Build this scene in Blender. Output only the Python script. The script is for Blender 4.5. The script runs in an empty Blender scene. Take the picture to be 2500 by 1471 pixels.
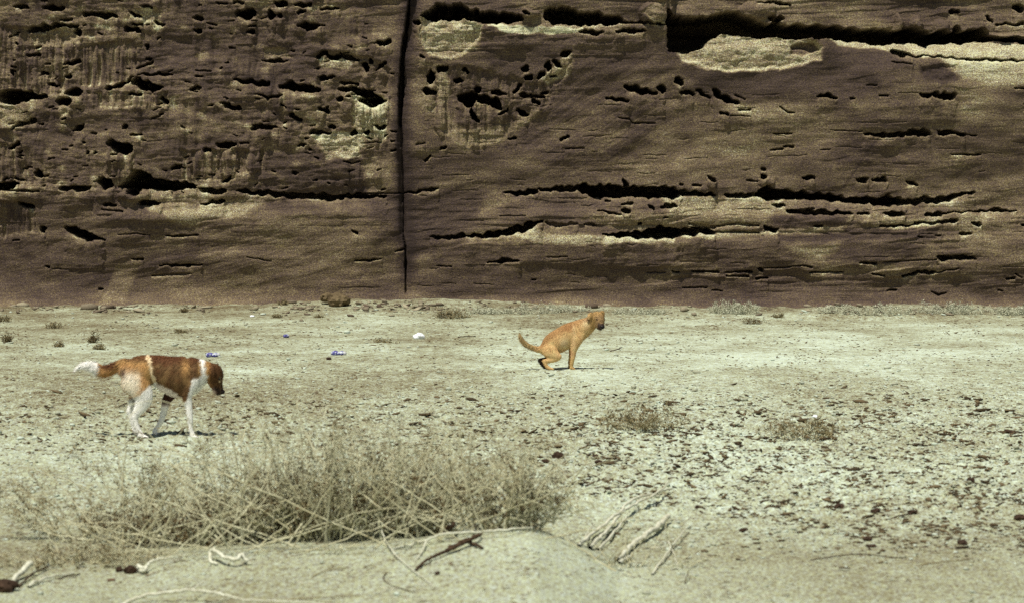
import bpy, math, random
import numpy as np
from mathutils import Vector, Matrix

# ------------------------------------------------------------------ camera, light, exposure
sc = bpy.context.scene
col = sc.collection
W, H = 2500.0, 1471.0
LENS = 85.0
F = LENS / 36.0 * W                       # focal length in photo pixels
CAMZ = 1.9
PITCH = math.atan((735.5 - 462.0) / F)
CP, SP = math.cos(PITCH), math.sin(PITCH)

cam_data = bpy.data.cameras.new("camera")
cam_data.lens = LENS
cam_data.sensor_width = 36.0
cam_data.clip_start = 0.1
cam_data.clip_end = 500.0
cam_data.dof.use_dof = True
cam_data.dof.focus_distance = 30.0
cam_data.dof.aperture_fstop = 4.0
cam = bpy.data.objects.new("camera", cam_data)
cam.location = (0, 0, CAMZ)
cam.rotation_euler = (math.pi / 2 - PITCH, 0, 0)
col.objects.link(cam)
sc.camera = cam

SUN_EL, SUN_AZ = math.radians(67), math.radians(32)   # azimuth: to the left of the line from scene to camera
sd = Vector((-math.sin(SUN_AZ) * math.cos(SUN_EL), -math.cos(SUN_AZ) * math.cos(SUN_EL), math.sin(SUN_EL)))
sun_data = bpy.data.lights.new("sun", 'SUN')
sun_data.energy = 4.9
sun_data.angle = math.radians(0.5)
sun_data.color = (1.0, 0.96, 0.84)
sun = bpy.data.objects.new("sun", sun_data)
sun.rotation_euler = sd.to_track_quat('Z', 'Y').to_euler()
sun.location = (0, 0, 30)
col.objects.link(sun)

world = bpy.data.worlds.new("World")
sc.world = world
world.use_nodes = True
nt = world.node_tree
nt.nodes.clear()
out = nt.nodes.new('ShaderNodeOutputWorld')
bg = nt.nodes.new('ShaderNodeBackground')
bg.inputs['Strength'].default_value = 0.05
sky = nt.nodes.new('ShaderNodeTexSky')
sky.sky_type = 'NISHITA'
sky.sun_disc = False
sky.sun_elevation = SUN_EL
sky.sun_rotation = math.atan2(sd.x, sd.y)
nt.links.new(sky.outputs[0], bg.inputs['Color'])
nt.links.new(bg.outputs[0], out.inputs[0])

sc.view_settings.view_transform = 'Standard'
sc.view_settings.look = 'None'
sc.view_settings.exposure = 0.0
sc.view_settings.gamma = 1.0
sc.render.engine = 'CYCLES'
sc.cycles.use_denoising = False
sc.cycles.max_bounces = 3
sc.cycles.diffuse_bounces = 2
sc.cycles.filter_width = 1.4

# ------------------------------------------------------------------ helpers
rng = np.random.default_rng(7)
random.seed(7)
_perm = np.random.default_rng(3).permutation(256)
_perm = np.concatenate([_perm, _perm, _perm])
_ang = np.random.default_rng(4).random(256) * 2 * np.pi
_gx, _gy = np.cos(_ang), np.sin(_ang)

def pn(x, y, seed=0):
    """2D gradient noise, about -0.7..0.7"""
    x = np.asarray(x, float) + seed * 17.31
    y = np.asarray(y, float) + seed * 9.77
    xi, yi = np.floor(x).astype(int), np.floor(y).astype(int)
    fx, fy = x - xi, y - yi
    u, v = fx * fx * fx * (fx * (fx * 6 - 15) + 10), fy * fy * fy * (fy * (fy * 6 - 15) + 10)
    def g(a, b):
        h = _perm[_perm[(xi + a) & 255] + ((yi + b) & 255)]
        return _gx[h] * (fx - a) + _gy[h] * (fy - b)
    return (g(0, 0) * (1 - u) + g(1, 0) * u) * (1 - v) + (g(0, 1) * (1 - u) + g(1, 1) * u) * v

def fbm(x, y, oct=4, seed=0, gain=0.5):
    s, a = 0, 1.0
    for k in range(oct):
        s = s + a * pn(x * 2 ** k, y * 2 ** k, seed + k * 3)
        a *= gain
    return s

def sm(a, b, x):
    t = np.clip((x - a) / (b - a), 0, 1)
    return t * t * (3 - 2 * t)

def project_dir(px, py):
    a, b = (px - W / 2) / F, (H / 2 - py) / F
    return np.array([a, CP + b * SP, -SP + b * CP])

def at_depth(px, py, Y):
    """world point that the photo shows at px,py on the upright plane y=Y"""
    d = project_dir(px, py)
    k = Y / d[1]
    return np.array([d[0] * k, Y, CAMZ + d[2] * k])

MOUND_Y = 12.15
_crest = np.array([(-400, 1500), (0, 1452), (250, 1410), (420, 1355), (620, 1338), (900, 1333), (1100, 1306), (1300, 1288),
                   (1400, 1325), (1500, 1372), (1600, 1432), (1680, 1475), (2000, 1500)], float)
_cw = [at_depth(a, b, MOUND_Y) for a, b in _crest]
_cx, _cz = np.array([c[0] for c in _cw]), np.array([c[2] for c in _cw])

def ground_h(x, y):
    x, y = np.asarray(x, float), np.asarray(y, float)
    h = 0.030 * fbm(x * 0.25, y * 0.18, 3, 11) + 0.012 * fbm(x * 1.3, y * 1.0, 2, 21)
    # bank of sand at the foot of the cliff
    h = h + 0.0 * sm(36.3, 39.5, y) + 0.11 * np.exp(-((x + 1.6) / 2.2) ** 2) * sm(36.0, 39.0, y)
    h = h + sm(36.6, 38.2, y) * (0.05 * pn(x * 1.1, y * 0.9, 15) + 0.04 * pn(x * 3.1, y * 2.0, 16))
    h = h + 0.10 * sm(34.8, 35.9, y) * np.clip(0.5 + 1.2 * pn(x * 0.45, y * 0.3, 5), 0, 1) * sm(38.5, 36.6, y) * sm(-1.0, 1.5, x)
    # trodden, lumpy ground in the middle
    m = sm(13, 15, y) * sm(27, 21, y)
    h = h + sm(15, 20, y) * sm(37, 33, y) * 0.012 * fbm(x * 2.2, y * 1.6, 3, 33)
    h = h + m * (0.010 * fbm(x * 5, y * 4, 3, 31) + 0.010 * np.abs(pn(x * 8, y * 6, 35)))
    # sand mound close to the camera
    crest = np.interp(x, _cx, _cz)
    crest = crest + 0.006 * pn(x * 3, 0 * x, 8)
    back = crest * sm(MOUND_Y + 0.75, MOUND_Y, y)
    front = crest - 0.035 * (MOUND_Y - y)
    md = np.where(y > MOUND_Y, back, front)
    md = np.maximum(md, -0.3)
    k = np.maximum(h - 0.03, md)
    return np.where(md > 0, np.maximum(h, md + 0.25 * h), h) if np.ndim(h) else (max(float(h), float(md) + 0.25 * float(h)) if md > 0 else float(h))

def micro(x, y):
    """clods and broken crust, laid over ground_h"""
    x, y = np.asarray(x, float), np.asarray(y, float)
    near = sm(3, 9, y)
    clod = np.clip(1.6 * pn(x * 22, y * 15, 200) - 0.15, 0, 1) + 0.6 * np.clip(1.6 * pn(x * 45, y * 30, 204) - 0.1, 0, 1)
    brok = np.exp(-((y - 16.2) / 3.2) ** 2) * sm(-2.4, 0.6, x) + 0.5 * np.exp(-((y - 19) / 2.5) ** 2)
    brok = np.clip(brok * (0.7 + 0.9 * pn(x * 0.7, y * 0.5, 210)) + 0.42 * sm(13.2, 14.5, y) * sm(30, 20, y), 0, 1)
    plate = sm(0.0, 0.10, pn(x * 11, y * 7, 208)) * 0.5 + sm(0.02, 0.10, pn(x * 19, y * 12, 209)) * 0.5
    return near * brok * (0.014 * clod + 0.020 * plate) + near * 0.0035 * pn(x * 16, y * 12, 206) * sm(13.0, 14, y), brok

def on_ground(px, py, lift=0.0):
    d = project_dir(px, py)
    Y = 8.0
    prev = None
    k = Y / d[1]
    while k < 60:
        p = d * k
        gap = CAMZ + p[2] - float(ground_h(p[0], p[1])) - lift
        if gap <= 0:
            lo, hi = k - 0.05, k
            for _ in range(18):
                mid = (lo + hi) / 2
                p = d * mid
                if CAMZ + p[2] - float(ground_h(p[0], p[1])) - lift > 0: lo = mid
                else: hi = mid
            p = d * hi
            return Vector((p[0], p[1], CAMZ + p[2] + float(micro(p[0], p[1])[0])))
        k += 0.05
    p = d * (39.0 / d[1])
    return Vector((p[0], p[1], CAMZ + p[2]))

def tag(o, label=None, cat=None, group=None, kind=None):
    if label: o["label"] = label
    if cat: o["category"] = cat
    if group: o["group"] = group
    if kind: o["kind"] = kind
    return o

def empty(name, loc):
    o = bpy.data.objects.new(name, None)
    o.location = loc
    o.empty_display_size = 0.1
    col.objects.link(o)
    return o

def mesh_obj(name, V, Fc, mat=None, parent=None, loc=(0, 0, 0), smooth=False, colors=None, tone=None):
    me = bpy.data.meshes.new(name)
    V = np.asarray(V, dtype=np.float32).reshape(-1, 3)
    if isinstance(Fc, np.ndarray):
        n, k = Fc.shape
        me.vertices.add(len(V)); me.vertices.foreach_set("co", V.ravel())
        me.loops.add(n * k); me.loops.foreach_set("vertex_index", Fc.astype(np.int32).ravel())
        me.polygons.add(n)
        me.polygons.foreach_set("loop_start", np.arange(0, n * k, k, dtype=np.int32))
        me.update(calc_edges=True)
    else:
        me.from_pydata([tuple(map(float, v)) for v in V], [], [tuple(int(i) for i in f) for f in Fc])
    me.validate()
    if smooth:
        me.polygons.foreach_set("use_smooth", np.ones(len(me.polygons), dtype=bool))
    if colors is not None:
        a = me.color_attributes.new("col", 'FLOAT_COLOR', 'POINT')
        c = np.ones((len(V), 4), dtype=np.float32); c[:, :3] = colors
        a.data.foreach_set("color", c.ravel())
    if tone is not None:
        a = me.attributes.new("tone", 'FLOAT', 'POINT')
        a.data.foreach_set("value", np.asarray(tone, dtype=np.float32).ravel())
    if mat: me.materials.append(mat)
    o = bpy.data.objects.new(name, me)
    col.objects.link(o)
    o.location = loc
    if parent: o.parent = parent
    return o

def grid_faces(nx, ny):
    i = np.arange(nx - 1)[None, :] + np.arange(ny - 1)[:, None] * nx
    i = i.ravel()
    return np.stack([i, i + 1, i + 1 + nx, i + nx], 1)

# --- materials
class NT:
    def __init__(s, name):
        s.m = bpy.data.materials.new(name); s.m.use_nodes = True
        s.t = s.m.node_tree; s.t.nodes.clear()
        s.out = s.n('ShaderNodeOutputMaterial'); s.b = s.n('ShaderNodeBsdfPrincipled')
        s.l(s.b.outputs[0], s.out.inputs[0])
        s.b.inputs['Roughness'].default_value = 0.9
        s.b.inputs['Specular IOR Level'].default_value = 0.15
    def n(s, t, **k):
        x = s.t.nodes.new(t)
        for a, v in k.items(): setattr(x, a, v)
        return x
    def l(s, a, b): s.t.links.new(a, b)
    def coords(s, scale=(1, 1, 1), tilt=0.0):
        tc = s.n('ShaderNodeTexCoord'); mp = s.n('ShaderNodeMapping'); mp.inputs['Scale'].default_value = scale
        mp.inputs['Rotation'].default_value = (0, tilt, 0)
        s.l(tc.outputs['Object'], mp.inputs[0]); return mp.outputs[0]
    def noise(s, vec, scale, detail=4, rough=0.6, distort=0):
        x = s.n('ShaderNodeTexNoise'); x.inputs['Scale'].default_value = scale; x.inputs['Detail'].default_value = detail
        x.inputs['Roughness'].default_value = rough; x.inputs['Distortion'].default_value = distort
        s.l(vec, x.inputs['Vector']); return x.outputs[0]
    def ramp(s, fac, stops):
        r = s.n('ShaderNodeValToRGB'); e = r.color_ramp.elements
        while len(e) < len(stops): e.new(0.5)
        for el, (p, c) in zip(e, stops):
            el.position = p; el.color = (*c, 1) if len(c) == 3 else c
        s.l(fac, r.inputs[0]); return r.outputs[0]
    def mix(s, fac, a, b, mode='MIX'):
        x = s.n('ShaderNodeMix', data_type='RGBA', blend_type=mode)
        for sock, v in ((x.inputs[0], fac), (x.inputs[6], a), (x.inputs[7], b)):
            if isinstance(v, (int, float)): sock.default_value = v
            elif isinstance(v, tuple): sock.default_value = (*v, 1)
            else: s.l(v, sock)
        return x.outputs[2]
    def math(s, op, a, b=0.0):
        x = s.n('ShaderNodeMath', operation=op)
        for sock, v in ((x.inputs[0], a), (x.inputs[1], b)):
            if isinstance(v, (int, float)): sock.default_value = v
            else: s.l(v, sock)
        return x.outputs[0]
    def bump(s, h, dist, strength=1.0, prev=None):
        x = s.n('ShaderNodeBump'); x.inputs['Distance'].default_value = dist; x.inputs['Strength'].default_value = strength
        s.l(h, x.inputs['Height'])
        if prev is not None: s.l(prev, x.inputs['Normal'])
        return x.outputs[0]
    def done(s, color, normal=None):
        if isinstance(color, tuple): s.b.inputs['Base Color'].default_value = (*color, 1)
        else: s.l(color, s.b.inputs['Base Color'])
        if normal is not None: s.l(normal, s.b.inputs['Normal'])
        return s.m

def grainy(name, a, b, scale=60, bump=0.004, rough=0.9):
    t = NT(name); v = t.coords()
    n1 = t.noise(v, scale, 3, 0.7); n2 = t.noise(v, scale * 0.15, 3)
    f = t.math('ADD', t.math('MULTIPLY', n1, 0.6), t.math('MULTIPLY', n2, 0.4))
    t.b.inputs['Roughness'].default_value = rough
    return t.done(t.ramp(f, [(0.35, a), (0.65, b)]), t.bump(n1, bump))

# ------------------------------------------------------------------ materials of the setting
def cliff_material():
    t = NT("sandstone"); v = t.coords()
    vs = t.coords((0.75, 1.0, 1.7), 0.28)
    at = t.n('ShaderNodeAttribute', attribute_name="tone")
    big = t.noise(vs, 1.0, 5, 0.62, 0.8)
    mid = t.noise(t.coords((0.6, 1.0, 1.3), 0.3), 5.0, 6, 0.72, 0.4)
    gr = t.noise(v, 52.0, 2, 0.8)
    lam = t.noise(t.coords((0.35, 1.0, 7.0)), 5.0, 4, 0.75, 0.5)
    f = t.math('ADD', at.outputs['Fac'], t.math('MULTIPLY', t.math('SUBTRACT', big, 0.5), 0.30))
    f = t.math('ADD', f, t.math('MULTIPLY', t.math('SUBTRACT', mid, 0.5), 0.52))
    f = t.math('ADD', f, t.math('MULTIPLY', t.math('SUBTRACT', lam, 0.5), 0.20))
    f = t.math('ADD', f, t.math('MULTIPLY', t.math('SUBTRACT', gr, 0.5), 1.35))
    c = t.ramp(f, [(0.0, (0.046, 0.033, 0.029)), (0.30, (0.095, 0.069, 0.054)), (0.5, (0.158, 0.120, 0.078)),
                   (0.72, (0.280, 0.228, 0.138)), (1.0, (0.66, 0.67, 0.46))])
    gr2 = t.noise(v, 40.0, 2, 0.9)
    c = t.mix(0.55, c, t.ramp(gr2, [(0.38, (0.40, 0.36, 0.54)), (0.62, (0.61, 0.585, 0.36))]), 'OVERLAY')
    n = t.bump(mid, 0.035, 0.8)
    n = t.bump(lam, 0.007, 0.7, n)
    n = t.bump(gr, 0.014, 0.8, n)
    return t.done(c, n)

def sand_material():
    t = NT("sand"); v = t.coords()
    far = t.coords((1.0, 0.60, 1.0))
    at = t.n('ShaderNodeAttribute', attribute_name="tone")
    br = t.math('ADD', t.math('MULTIPLY', t.n('ShaderNodeAttribute', attribute_name="crust").outputs['Fac'], 0.7), 0.3)
    big = t.noise(far, 0.55, 5, 0.6, 0.3)
    mid = t.noise(far, 4.5, 5, 0.75)
    fine = t.noise(t.coords((1, 0.6, 1)), 15.0, 4, 0.8)
    gr = t.noise(t.coords((1, 0.5, 1)), 60.0, 2, 0.9)
    f = t.math('ADD', at.outputs['Fac'], t.math('MULTIPLY', t.math('SUBTRACT', big, 0.5), 0.65))
    f = t.math('ADD', f, t.math('MULTIPLY', br, t.math('MULTIPLY', t.math('SUBTRACT', mid, 0.5), 1.1)))
    f = t.math('ADD', f, t.math('MULTIPLY', br, t.math('MULTIPLY', t.math('SUBTRACT', fine, 0.5), 1.5)))
    f = t.math('ADD', f, t.math('MULTIPLY', t.math('SUBTRACT', gr, 0.5), 1.6))
    c = t.ramp(f, [(0.0, (0.115, 0.085, 0.045)), (0.3, (0.215, 0.198, 0.122)), (0.5, (0.335, 0.345, 0.232)), (0.72, (0.43, 0.475, 0.355)), (1.0, (0.58, 0.66, 0.54))])
    gr2 = t.noise(t.coords((1, 0.3, 1)), 45.0, 2, 0.9)
    c = t.mix(0.30, c, t.ramp(gr2, [(0.38, (0.42, 0.42, 0.62)), (0.62, (0.58, 0.58, 0.38))]), 'OVERLAY')
    n = t.bump(mid, 0.02, 0.5)
    n = t.bump(fine, 0.006, 0.5, n)
    n = t.bump(gr, 0.005, 0.5, n)
    return t.done(c, n)

M_CLIFF = cliff_material()
M_SAND = sand_material()

# ------------------------------------------------------------------ the cliff: a carved height field
CY = 39.6
CS = CY / F / 1.0                          # metres per photo pixel on the cliff
def wx(px): return (px - W / 2) * CS
def wz(py):
    d = (H / 2 - py) / F
    return CAMZ + CY * (-SP + d * CP) / (CP + d * SP)
def spread(lo, hi, step, lo_far, hi_far, grow=1.09):
    a = list(np.arange(lo, hi, step))
    s, x = step, a[-1]
    right = []
    while x < hi_far:
        s *= grow; x += s; right.append(x)
    s, x = step, a[0]
    left = []
    while x > lo_far:
        s *= grow; x -= s; left.append(x)
    return np.array(left[::-1] + a + right)
GX = spread(-60, 2560, 1.7, -2600, 5100)
GY = spread(-40, 770, 1.55, -1900, 800)
PX, PY = np.meshgrid(GX, GY)
D = np.zeros_like(PX)                       # metres into the rock
T = np.full_like(PX, 0.42)                  # rock colour: 0 varnish, 1 fresh pale stone, plus painted lips and crack shade

lumA = sm(1000, 860, PX) * sm(540, 440, PY) + 0.55 * sm(1420, 1300, PX) * sm(960, 1000, PX) * sm(420, 340, PY) + 0.12
# broad relief and strata
D += 0.15 * fbm(PX / 900, PY / 420, 3, 40)
D += 0.075 * fbm(PX / 240 + 0.4 * PY / 170, PY / 95, 3, 50)
D += 0.022 * lumA * fbm(PX / 90, PY / 40, 3, 55)
strat = fbm(PX / 330, PY / 15 + 0.5 * fbm(PX / 260, PY / 160, 2, 61), 3, 60, 0.6)
rough = np.clip(0.25 + 1.5 * fbm(PX / 300, PY / 120, 2, 66), 0, 1)
D += 0.008 * strat * (0.1 + rough)
near_ledge = np.exp(-((PY - np.interp(PX, [1000, 1500, 2000, 2500], [560, 520, 540, 540])) / 60) ** 2) + np.exp(-((PY - 670) / 40) ** 2) * sm(1500, 1700, PX) + 0.8 * sm(150, 60, PY) * sm(1000, 1100, PX)
near_ledge = np.clip(near_ledge * sm(980, 1050, PX) + 0.6 * np.exp(-((PY - 500) / 40) ** 2) * sm(1000, 900, PX), 0, 1)
for st_, am, sd_ in ((19, 0.050, 600), (7.5, 0.022, 640)):
    Lc = PY / st_ + 2.2 * pn(PX / 420, PY / 260, sd_) + 0.5 * pn(PX / 70, PY / 60, sd_ + 2) + 0.004 * PX
    li = np.floor(Lc); fr = Lc - li
    a_, b_ = pn(PX / 130, li * 5.73, sd_ + 5), pn(PX / 130, (li + 1) * 5.73, sd_ + 5)
    D += am * (a_ + (b_ - a_) * sm(0.80, 0.98, fr)) * np.clip(0.02 + near_ledge + 0.25 * lumA + 0.9 * pn(PX / 200, PY / 60, sd_ + 9), 0.04, 1)
D += 0.010 * fbm(PX / 22, PY / 9, 3, 70) * (0.25 + rough) * (0.35 + lumA)
# left upper part: fluted, pitted
lum = sm(1000, 880, PX) * sm(520, 440, PY)
flute = fbm(PX / 26, PY / 110, 3, 81)
fm = np.clip(2.2 * pn(PX / 150, PY / 90, 84) + 0.25, 0, 1) * lum
D += 0.075 * fm * flute
T += 0.16 * fm * np.clip(flute * 2, -1, 1)
D += 0.026 * lum * fbm(PX / 60, PY / 30, 3, 86)
T += 0.30 * fbm(PX / 340 + PY / 260, PY / 150 - PX / 700, 4, 90)
T += 0.20 * fbm(PX / 90, PY / 40 - PX / 160, 3, 94)

def jag(x, y, a, seed): return a * (pn(x / 9, y / 9, seed) + 0.6 * pn(x / 3.7, y / 3.7, seed + 1))
JX, JY = PX + 7 * pn(PX / 24, PY / 20, 101) + 2.2 * pn(PX / 7, PY / 7, 102), PY + 7 * pn(PX / 24, PY / 20, 104) + 2.2 * pn(PX / 7, PY / 7, 105)
WX = PX + 7.5 * pn(PX / 21, PY / 15, 181) + 3.5 * pn(PX / 8, PY / 7, 182)
WY = PY + 6.0 * pn(PX / 19, PY / 16, 184) + 1.7 * pn(PX / 7, PY / 8, 185)
WYs = PY + 2.0 * pn(PX / 19, PY / 16, 184) + 1.0 * pn(PX / 7, PY / 8, 185)

_sid = [0]
def slot(pts, depth=None, lip=1.0):
    """horizontal-ish crevice: pts (x,y,half thickness) in photo pixels"""
    _sid[0] += 1
    p = np.array(pts, float)
    if len(p) == 1: p = np.array([[p[0, 0] - p[0, 2], p[0, 1], p[0, 2]], [p[0, 0] + p[0, 2], p[0, 1], p[0, 2]]])
    p = p[np.argsort(p[:, 0])]
    x0, x1 = p[0, 0], p[-1, 0]
    tm = p[:, 2].max()
    if x1 - x0 < 4: x0 -= 3; x1 += 3
    R = 60
    i0, i1 = np.searchsorted(GX, [x0 - 8, x1 + 8])
    j0, j1 = np.searchsorted(GY, [p[:, 1].min() - tm - R, p[:, 1].max() + tm + R])
    if i1 <= i0 or j1 <= j0: return
    s = (slice(j0, j1), slice(i0, i1))
    X, Y = (WX[s], WY[s]) if tm > 3.2 else (PX[s], WYs[s])
    yc = np.interp(X, p[:, 0], p[:, 1])
    t = np.interp(X, p[:, 0], p[:, 2])
    endw = min(max(1.3 * tm, 4), (x1 - x0) / 2 + 2)
    q_ = np.clip(np.minimum(X - x0 + 2, x1 + 2 - X) / endw, 0, 1)
    tap = np.sqrt(1 - (1 - q_) ** 2)
    sd_ = _sid[0]
    ja = np.minimum(t, 7)
    up = tap * (t + 1.1 * ja * pn(X / 15, 0 * X + sd_, 110) + 0.25 * np.minimum(t, 4) * pn(X / 4.5, 0 * X + sd_, 111) + 0.5 * np.minimum(t, 12) * pn(X / 38, 0 * X + sd_, 112))
    dn = tap * (t + 0.8 * ja * pn(X / 17, 0 * X + sd_, 113) + 0.18 * np.minimum(t, 4) * pn(X / 5, 0 * X + sd_, 114))
    up = np.maximum(up, 0.45 * tap); dn = np.maximum(dn, 0.45 * tap)
    a = Y - (yc - up); b = (yc + dn) - Y
    inside = sm(-1.0, 1.0, np.minimum(a, b)) * (tap > 0)
    if depth is None: depth = min(max(0.14, tm * 0.085), 1.6)
    D[s] += inside * depth * (0.8 + 0.4 * pn(X / 20, Y / 8, 116))
    amp = lip * min(0.016 + tm * 0.010, 0.15)
    v = np.maximum(Y - (yc + dn), 0)
    L = 3.5 + 0.75 * min(tm, 14)
    D[s] -= np.where(Y > yc + dn, amp * (1 - np.exp(-v / L)) * np.exp(-v / (3.2 * L)), 0) * tap * (0.75 + 0.7 * pn(X / 24, 0 * X + sd_, 118))
    if tm > 2.2: T[s] += 0.34 * lip * np.where(Y > yc + dn, np.exp(-v / (4 + tm * 0.8)), 0) * tap * np.clip(0.6 + 1.3 * pn(X / 30, Y / 20, 119), 0, 1)  # sunlit lip under the crevice, also lightened in the tone

def poly_sdf(X, Y, P):
    P = np.asarray(P, float)
    d = np.full(X.shape, 1e9); ins = np.zeros(X.shape, bool)
    n = len(P)
    for i in range(n):
        ax, ay = P[i]; bx, by = P[(i + 1) % n]
        ex, ey = bx - ax, by - ay
        k = np.clip(((X - ax) * ex + (Y - ay) * ey) / (ex * ex + ey * ey + 1e-9), 0, 1)
        d = np.minimum(d, (X - ax - k * ex) ** 2 + (Y - ay - k * ey) ** 2)
        c = (ay > Y) != (by > Y)
        ins ^= c & (X < (bx - ax) * (Y - ay) / (by - ay + 1e-12) + ax)
    d = np.sqrt(d)
    return np.where(ins, -d, d)
def box_of(P, pad):
    P = np.asarray(P, float)
    i0, i1 = np.searchsorted(GX, [P[:, 0].min() - pad, P[:, 0].max() + pad])
    j0, j1 = np.searchsorted(GY, [P[:, 1].min() - pad, P[:, 1].max() + pad])
    return (slice(j0, j1), slice(i0, i1))
def hole(P, depth, edge=1.6, jagged=True):
    s = box_of(P, 12)
    X, Y = (JX[s], JY[s]) if jagged else (PX[s], PY[s])
    d = poly_sdf(X, Y, P)
    D[s] += sm(edge, -edge, d) * depth
def bowl(P, depth, tone, soft=30, flute=0.0):
    """scooped hollow whose floor slopes out towards the lower rim"""
    s = box_of(P, 14)
    X = PX[s] + 9 * pn(PX[s] / 34, PY[s] / 30, 171) + 2.5 * pn(PX[s] / 8, PY[s] / 8, 173)
    Y = PY[s] + 9 * pn(PX[s] / 38, PY[s] / 30, 175) + 2.5 * pn(PX[s] / 8, PY[s] / 8, 177)
    d = poly_sdf(X, Y, P)
    y0, y1 = min(q[1] for q in P), max(q[1] for q in P)
    f = 1 - 0.6 * np.clip((Y - y0) / (y1 - y0), 0, 1)
    D[s] += sm(1, -soft, d) * depth * f
    m = sm(3, -6, d)
    T[s] += (tone - T[s]) * 0.8 * m
    if flute:
        k = fbm(PX[s] / 13 + 0.3 * pn(PX[s] / 40, PY[s] / 60, 161), PY[s] / 120, 3, 160)
        D[s] += flute * 0.10 * k * m; T[s] += flute * 0.55 * k * m
    else:
        D[s] += 0.035 * fbm(PX[s] / 34, PY[s] / 22, 3, 165) * m
    # lower rim that catches the sun, lightened in the tone
    lowside = sm(0.45, 0.9, (Y - y0) / (y1 - y0)) * sm(9, 3, np.abs(d + 4))
    T[s] += 0.12 * lowside
def tone(P, val, k=0.7, soft=25):
    s = box_of(P, soft + 5)
    X, Y = PX[s] + 14 * pn(PX[s] / 40, PY[s] / 25, 130), PY[s] + 10 * pn(PX[s] / 40, PY[s] / 25, 133)
    d = poly_sdf(X, Y, P)
    T[s] += (val - T[s]) * k * sm(soft, -soft * 0.4, d)

# slanting bedding, rising to the right
for (ax, ay, rx, ry, sl, k) in ((450, 620, 480, 110, .30, 1.0), (1130, 520, 180, 90, .35, .9), (1430, 260, 230, 160, .62, 1.0), (1900, 610, 420, 40, .06, .8), (620, 270, 260, 60, .12, .6), (1300, 660, 300, 60, .1, .5)):
    m_ = k * np.exp(-(((PX - ax) / rx) ** 4) - (((PY - ay) / ry) ** 4))
    q_ = fbm(PX / 330, (PY + sl * PX + 14 * pn(PX / 160, PY / 90, 191)) / 26, 3, 190, 0.6)
    T += 0.24 * m_ * q_
    D += 0.012 * m_ * q_
T -= 0.06 * sm(1000, 900, PX) * sm(480, 420, PY)
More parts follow.
